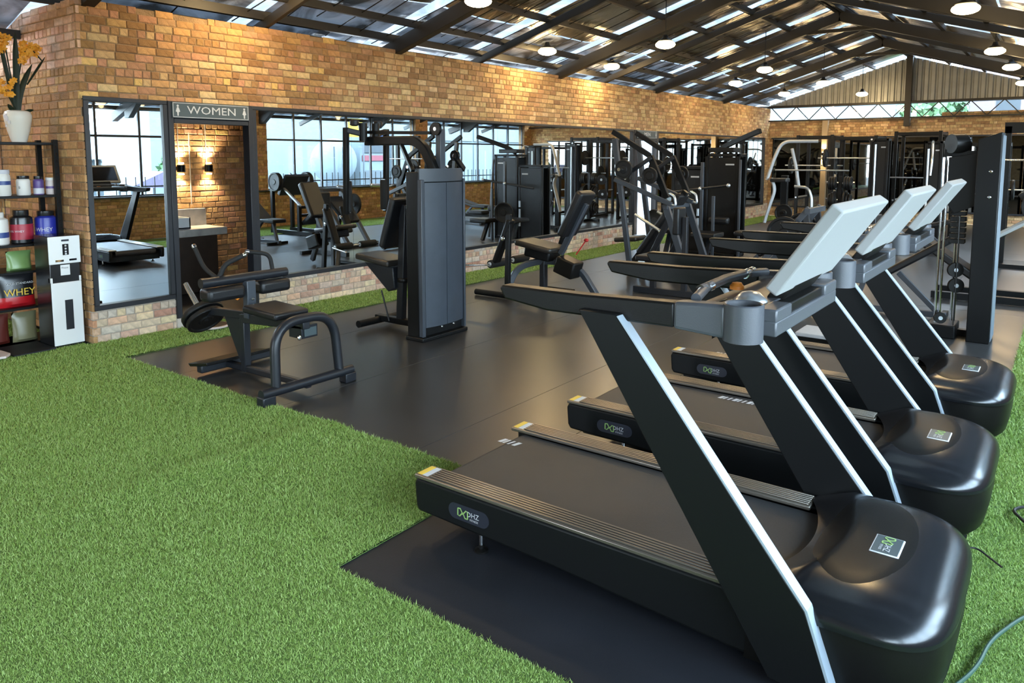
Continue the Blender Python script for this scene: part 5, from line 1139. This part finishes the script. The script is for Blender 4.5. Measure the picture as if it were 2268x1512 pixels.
# ------------------------------------------------------------------ outside
MB().box(8.5, 60, -30, 60, -0.5, -0.4).build('ground_outside', 'far_ground', None, kind='structure')
MB().box(-30, 60, 21.8, 60, -0.5, -0.4).build('ground_yard', 'far_ground', None, kind='structure')
MB().box(-30, 60, -40, -6.1, -0.5, -0.4).build('ground_front', 'far_ground', None, kind='structure')
t = thing('white_building', 'large pale panelled building outside reflected in the long mirror', 'building', (15, 26, 0))
MB().box(14.05, 25, 20.4, 48, -0.4, 7.5).build('wall', 'far_wall', t)
for k in range(10):
    for za, zb in ((0.3,2.2),(2.3,4.6)): MB().box(14.0, 14.05, 20.5+k*2.4, 22.82+k*2.4, za, zb).build('wall_panel', 'far_wall', t, bev=0.02)
t = thing('far_facade', 'pale low facade with long roof far outside the windows', 'building', (27, 28, 0))
MB().box(26, 32, 22, 33, -0.4, 1.6).build('wall', 'far_grey', t); MB().prism([(25.6,1.6),(32.4,1.6),(29,3.0)], 21.6, 33.4, 'y').build('roof', 'far_wall', t)
MB().box(25.97, 26.0, 23, 32, 0.5, 0.9).build('window_strip', 'far_dark', t)
t = thing('storage_tank', 'big pale cylindrical tank outside the windows', 'tank', (15.5, 17.6, 0))
MB().lathe((14.0,17.55,1.5), [(0.2,0),(0.62,0.04),(0.80,0.14),(0.80,0.7),(0.62,0.8)], (1,0.75,0), 28).build('tank', 'far_wall', t); MB().box(14.0,15.0,17.1,18.1,-0.4,0.72).build('chassis', 'far_grey', t)
MB().cyl((13.7,17.7,-0.4),(13.7,17.7,2.0),0.025,8).build('pole', 'far_dark', t); MB().cyl((13.7,17.3,-0.4),(13.7,17.3,2.0),0.025,8).build('pole', 'far_dark', t)
t = thing('yellow_banner', 'tall yellow banner outside the windows', 'banner', (13.8, 18.45, 0)); MB().box(13.80,13.83,18.05,18.72,2.35,5.0).build('banner', 'far_yellow', t); MB().cyl((13.81,18.76,-0.4),(13.81,18.76,5.2),0.03,10).build('pole', 'far_grey', t)
t = thing('shop_front', 'white kiosk with blue board and red lettering strip outside', 'kiosk', (14.4, 19.4, 0)); MB().box(14.0,15.2,18.75,20.1,-0.4,2.7).build('kiosk_wall', 'far_wall', t); MB().box(13.96,14.0,19.5,20.0,2.2,2.6).build('blue_board', 'far_blue', t); MB().box(13.96,14.0,18.85,20.0,1.50,1.70).build('red_strip', 'far_red', t); MB().box(13.96,14.0,18.9,20.0,1.8,2.1).build('grey_board', 'far_dark', t); MB().box(13.96,14.0,18.9,20.0,0.6,1.15).build('shop_window', 'far_grey', t)
t = thing('iron_fence', 'black iron railing outside below the windows', 'fence', (9.4, 16, 0))
for z in (0.25,1.0): MB().box(9.38,9.41,7,32,z,z+0.03).build('rail', 'black_metal', t)
for k in range(125): MB().bar((9.395,7+k*0.2,-0.4),(9.395,7+k*0.2,1.22),0.016).build('picket', 'black_metal', t)
MB().box(9.3,9.5,7,32,-0.4,0.1).build('plinth', 'far_ground', t)
t = thing('house', 'cream house with yellow window frames outside reflected in the narrow mirror', 'house', (25, 15, 0))
MB().box(24,30,12.5,17.5,-0.4,1.55).build('wall', 'far_wall', t); MB().prism([(23.6,1.55),(30.4,1.55),(27,2.7)],12.2,17.8,'y').build('roof', 'far_grey', t)
for k in range(6):
    f_ = MB().box(23.95,24.0,13.75+k*0.42,14.07+k*0.42,0.62,1.35).build('window', 'far_cream', t); MB().box(23.93,23.96,13.80+k*0.42,14.02+k*0.42,0.68,1.2).build('pane', 'far_dark', f_)
t.location.y += -1.60
t = thing('blue_block', 'pale blue block with small windows outside reflected in the narrow mirror', 'building', (19, 14, 0))
MB().box(18,22,12.75,15.6,-0.4,7).build('wall', 'far_wall', t)
for k in range(4): MB().box(17.97,18.0,13.15,13.3,1.9+k*0.75,2.2+k*0.75).build('window', 'far_dark', t)
t.location.y += -1.20
t = thing('market_canopy', 'mauve canopy outside reflected in the narrow mirror', 'canopy', (14, 10.5, 0)); MB().prism([(9.95,0.82),(11.1,0.80),(10.9,1.25)],13.6,14.6,'x').build('cloth', 'far_mauve', t)
for x in (13.7,14.5):
    for y in (10.05,11.0): MB().cyl((x,y,-0.4),(x,y,0.85),0.03,8).build('leg', 'far_grey', t)
t.location.y += -0.95
def tree(label, c, r, zt):
    t = thing('tree', label, 'tree', c, 'trees outside'); x, y, z = c; MB().cyl((x,y,z),(x,y,zt),0.15,10,0.08).build('trunk', 'dark_wood', t)
    mb = MB()
    for k in range(900):
        d = Vector((random.gauss(0,1),random.gauss(0,1),random.gauss(0,1))).normalized(); p = Vector((x,y,zt)) + d*r*random.uniform(0.6,1.0)
        a = Vector((random.gauss(0,1),random.gauss(0,1),random.gauss(0,1))).normalized()*0.16; b = a.cross(d).normalized()*0.13
        mb.add([p-a,p-b,p+a,p+b],[(0,1,2,3)])
    mb.build('crown', 'foliage', t, kind='stuff', smooth=False); return t
tree('green tree outside reflected at the edge of the narrow mirror', (14.9, 11.05, -0.4), 0.62, 1.15); tree('green tree visible through the band of glass above the end wall', (2.75, 31, -0.4), 1.15, 3.3)
t = thing('pale_block', 'pale block added beyond the glass band to tone down the glare', 'building', (-6, 36, 0)); MB().box(-16,0.8,35,44,-0.4,9).build('wall', 'far_wall', t)  # added so the view through the glass band stays pale, not burnt out
t = thing('rose_building', 'rose coloured building beyond the end wall glass', 'building', (6.5, 42, 0)); MB().box(2.6,13.8,40,48,-0.4,9.0).build('wall', 'far_rose', t)
for k in range(5): MB().box(4.0+k*1.8,4.9+k*1.8,39.96,40.0,3.4,4.6).build('window', 'far_dark', t)
print('objects', len(bpy.data.objects), 'tris', sum(len(o.data.polygons) for o in bpy.data.objects if o.type == 'MESH'))
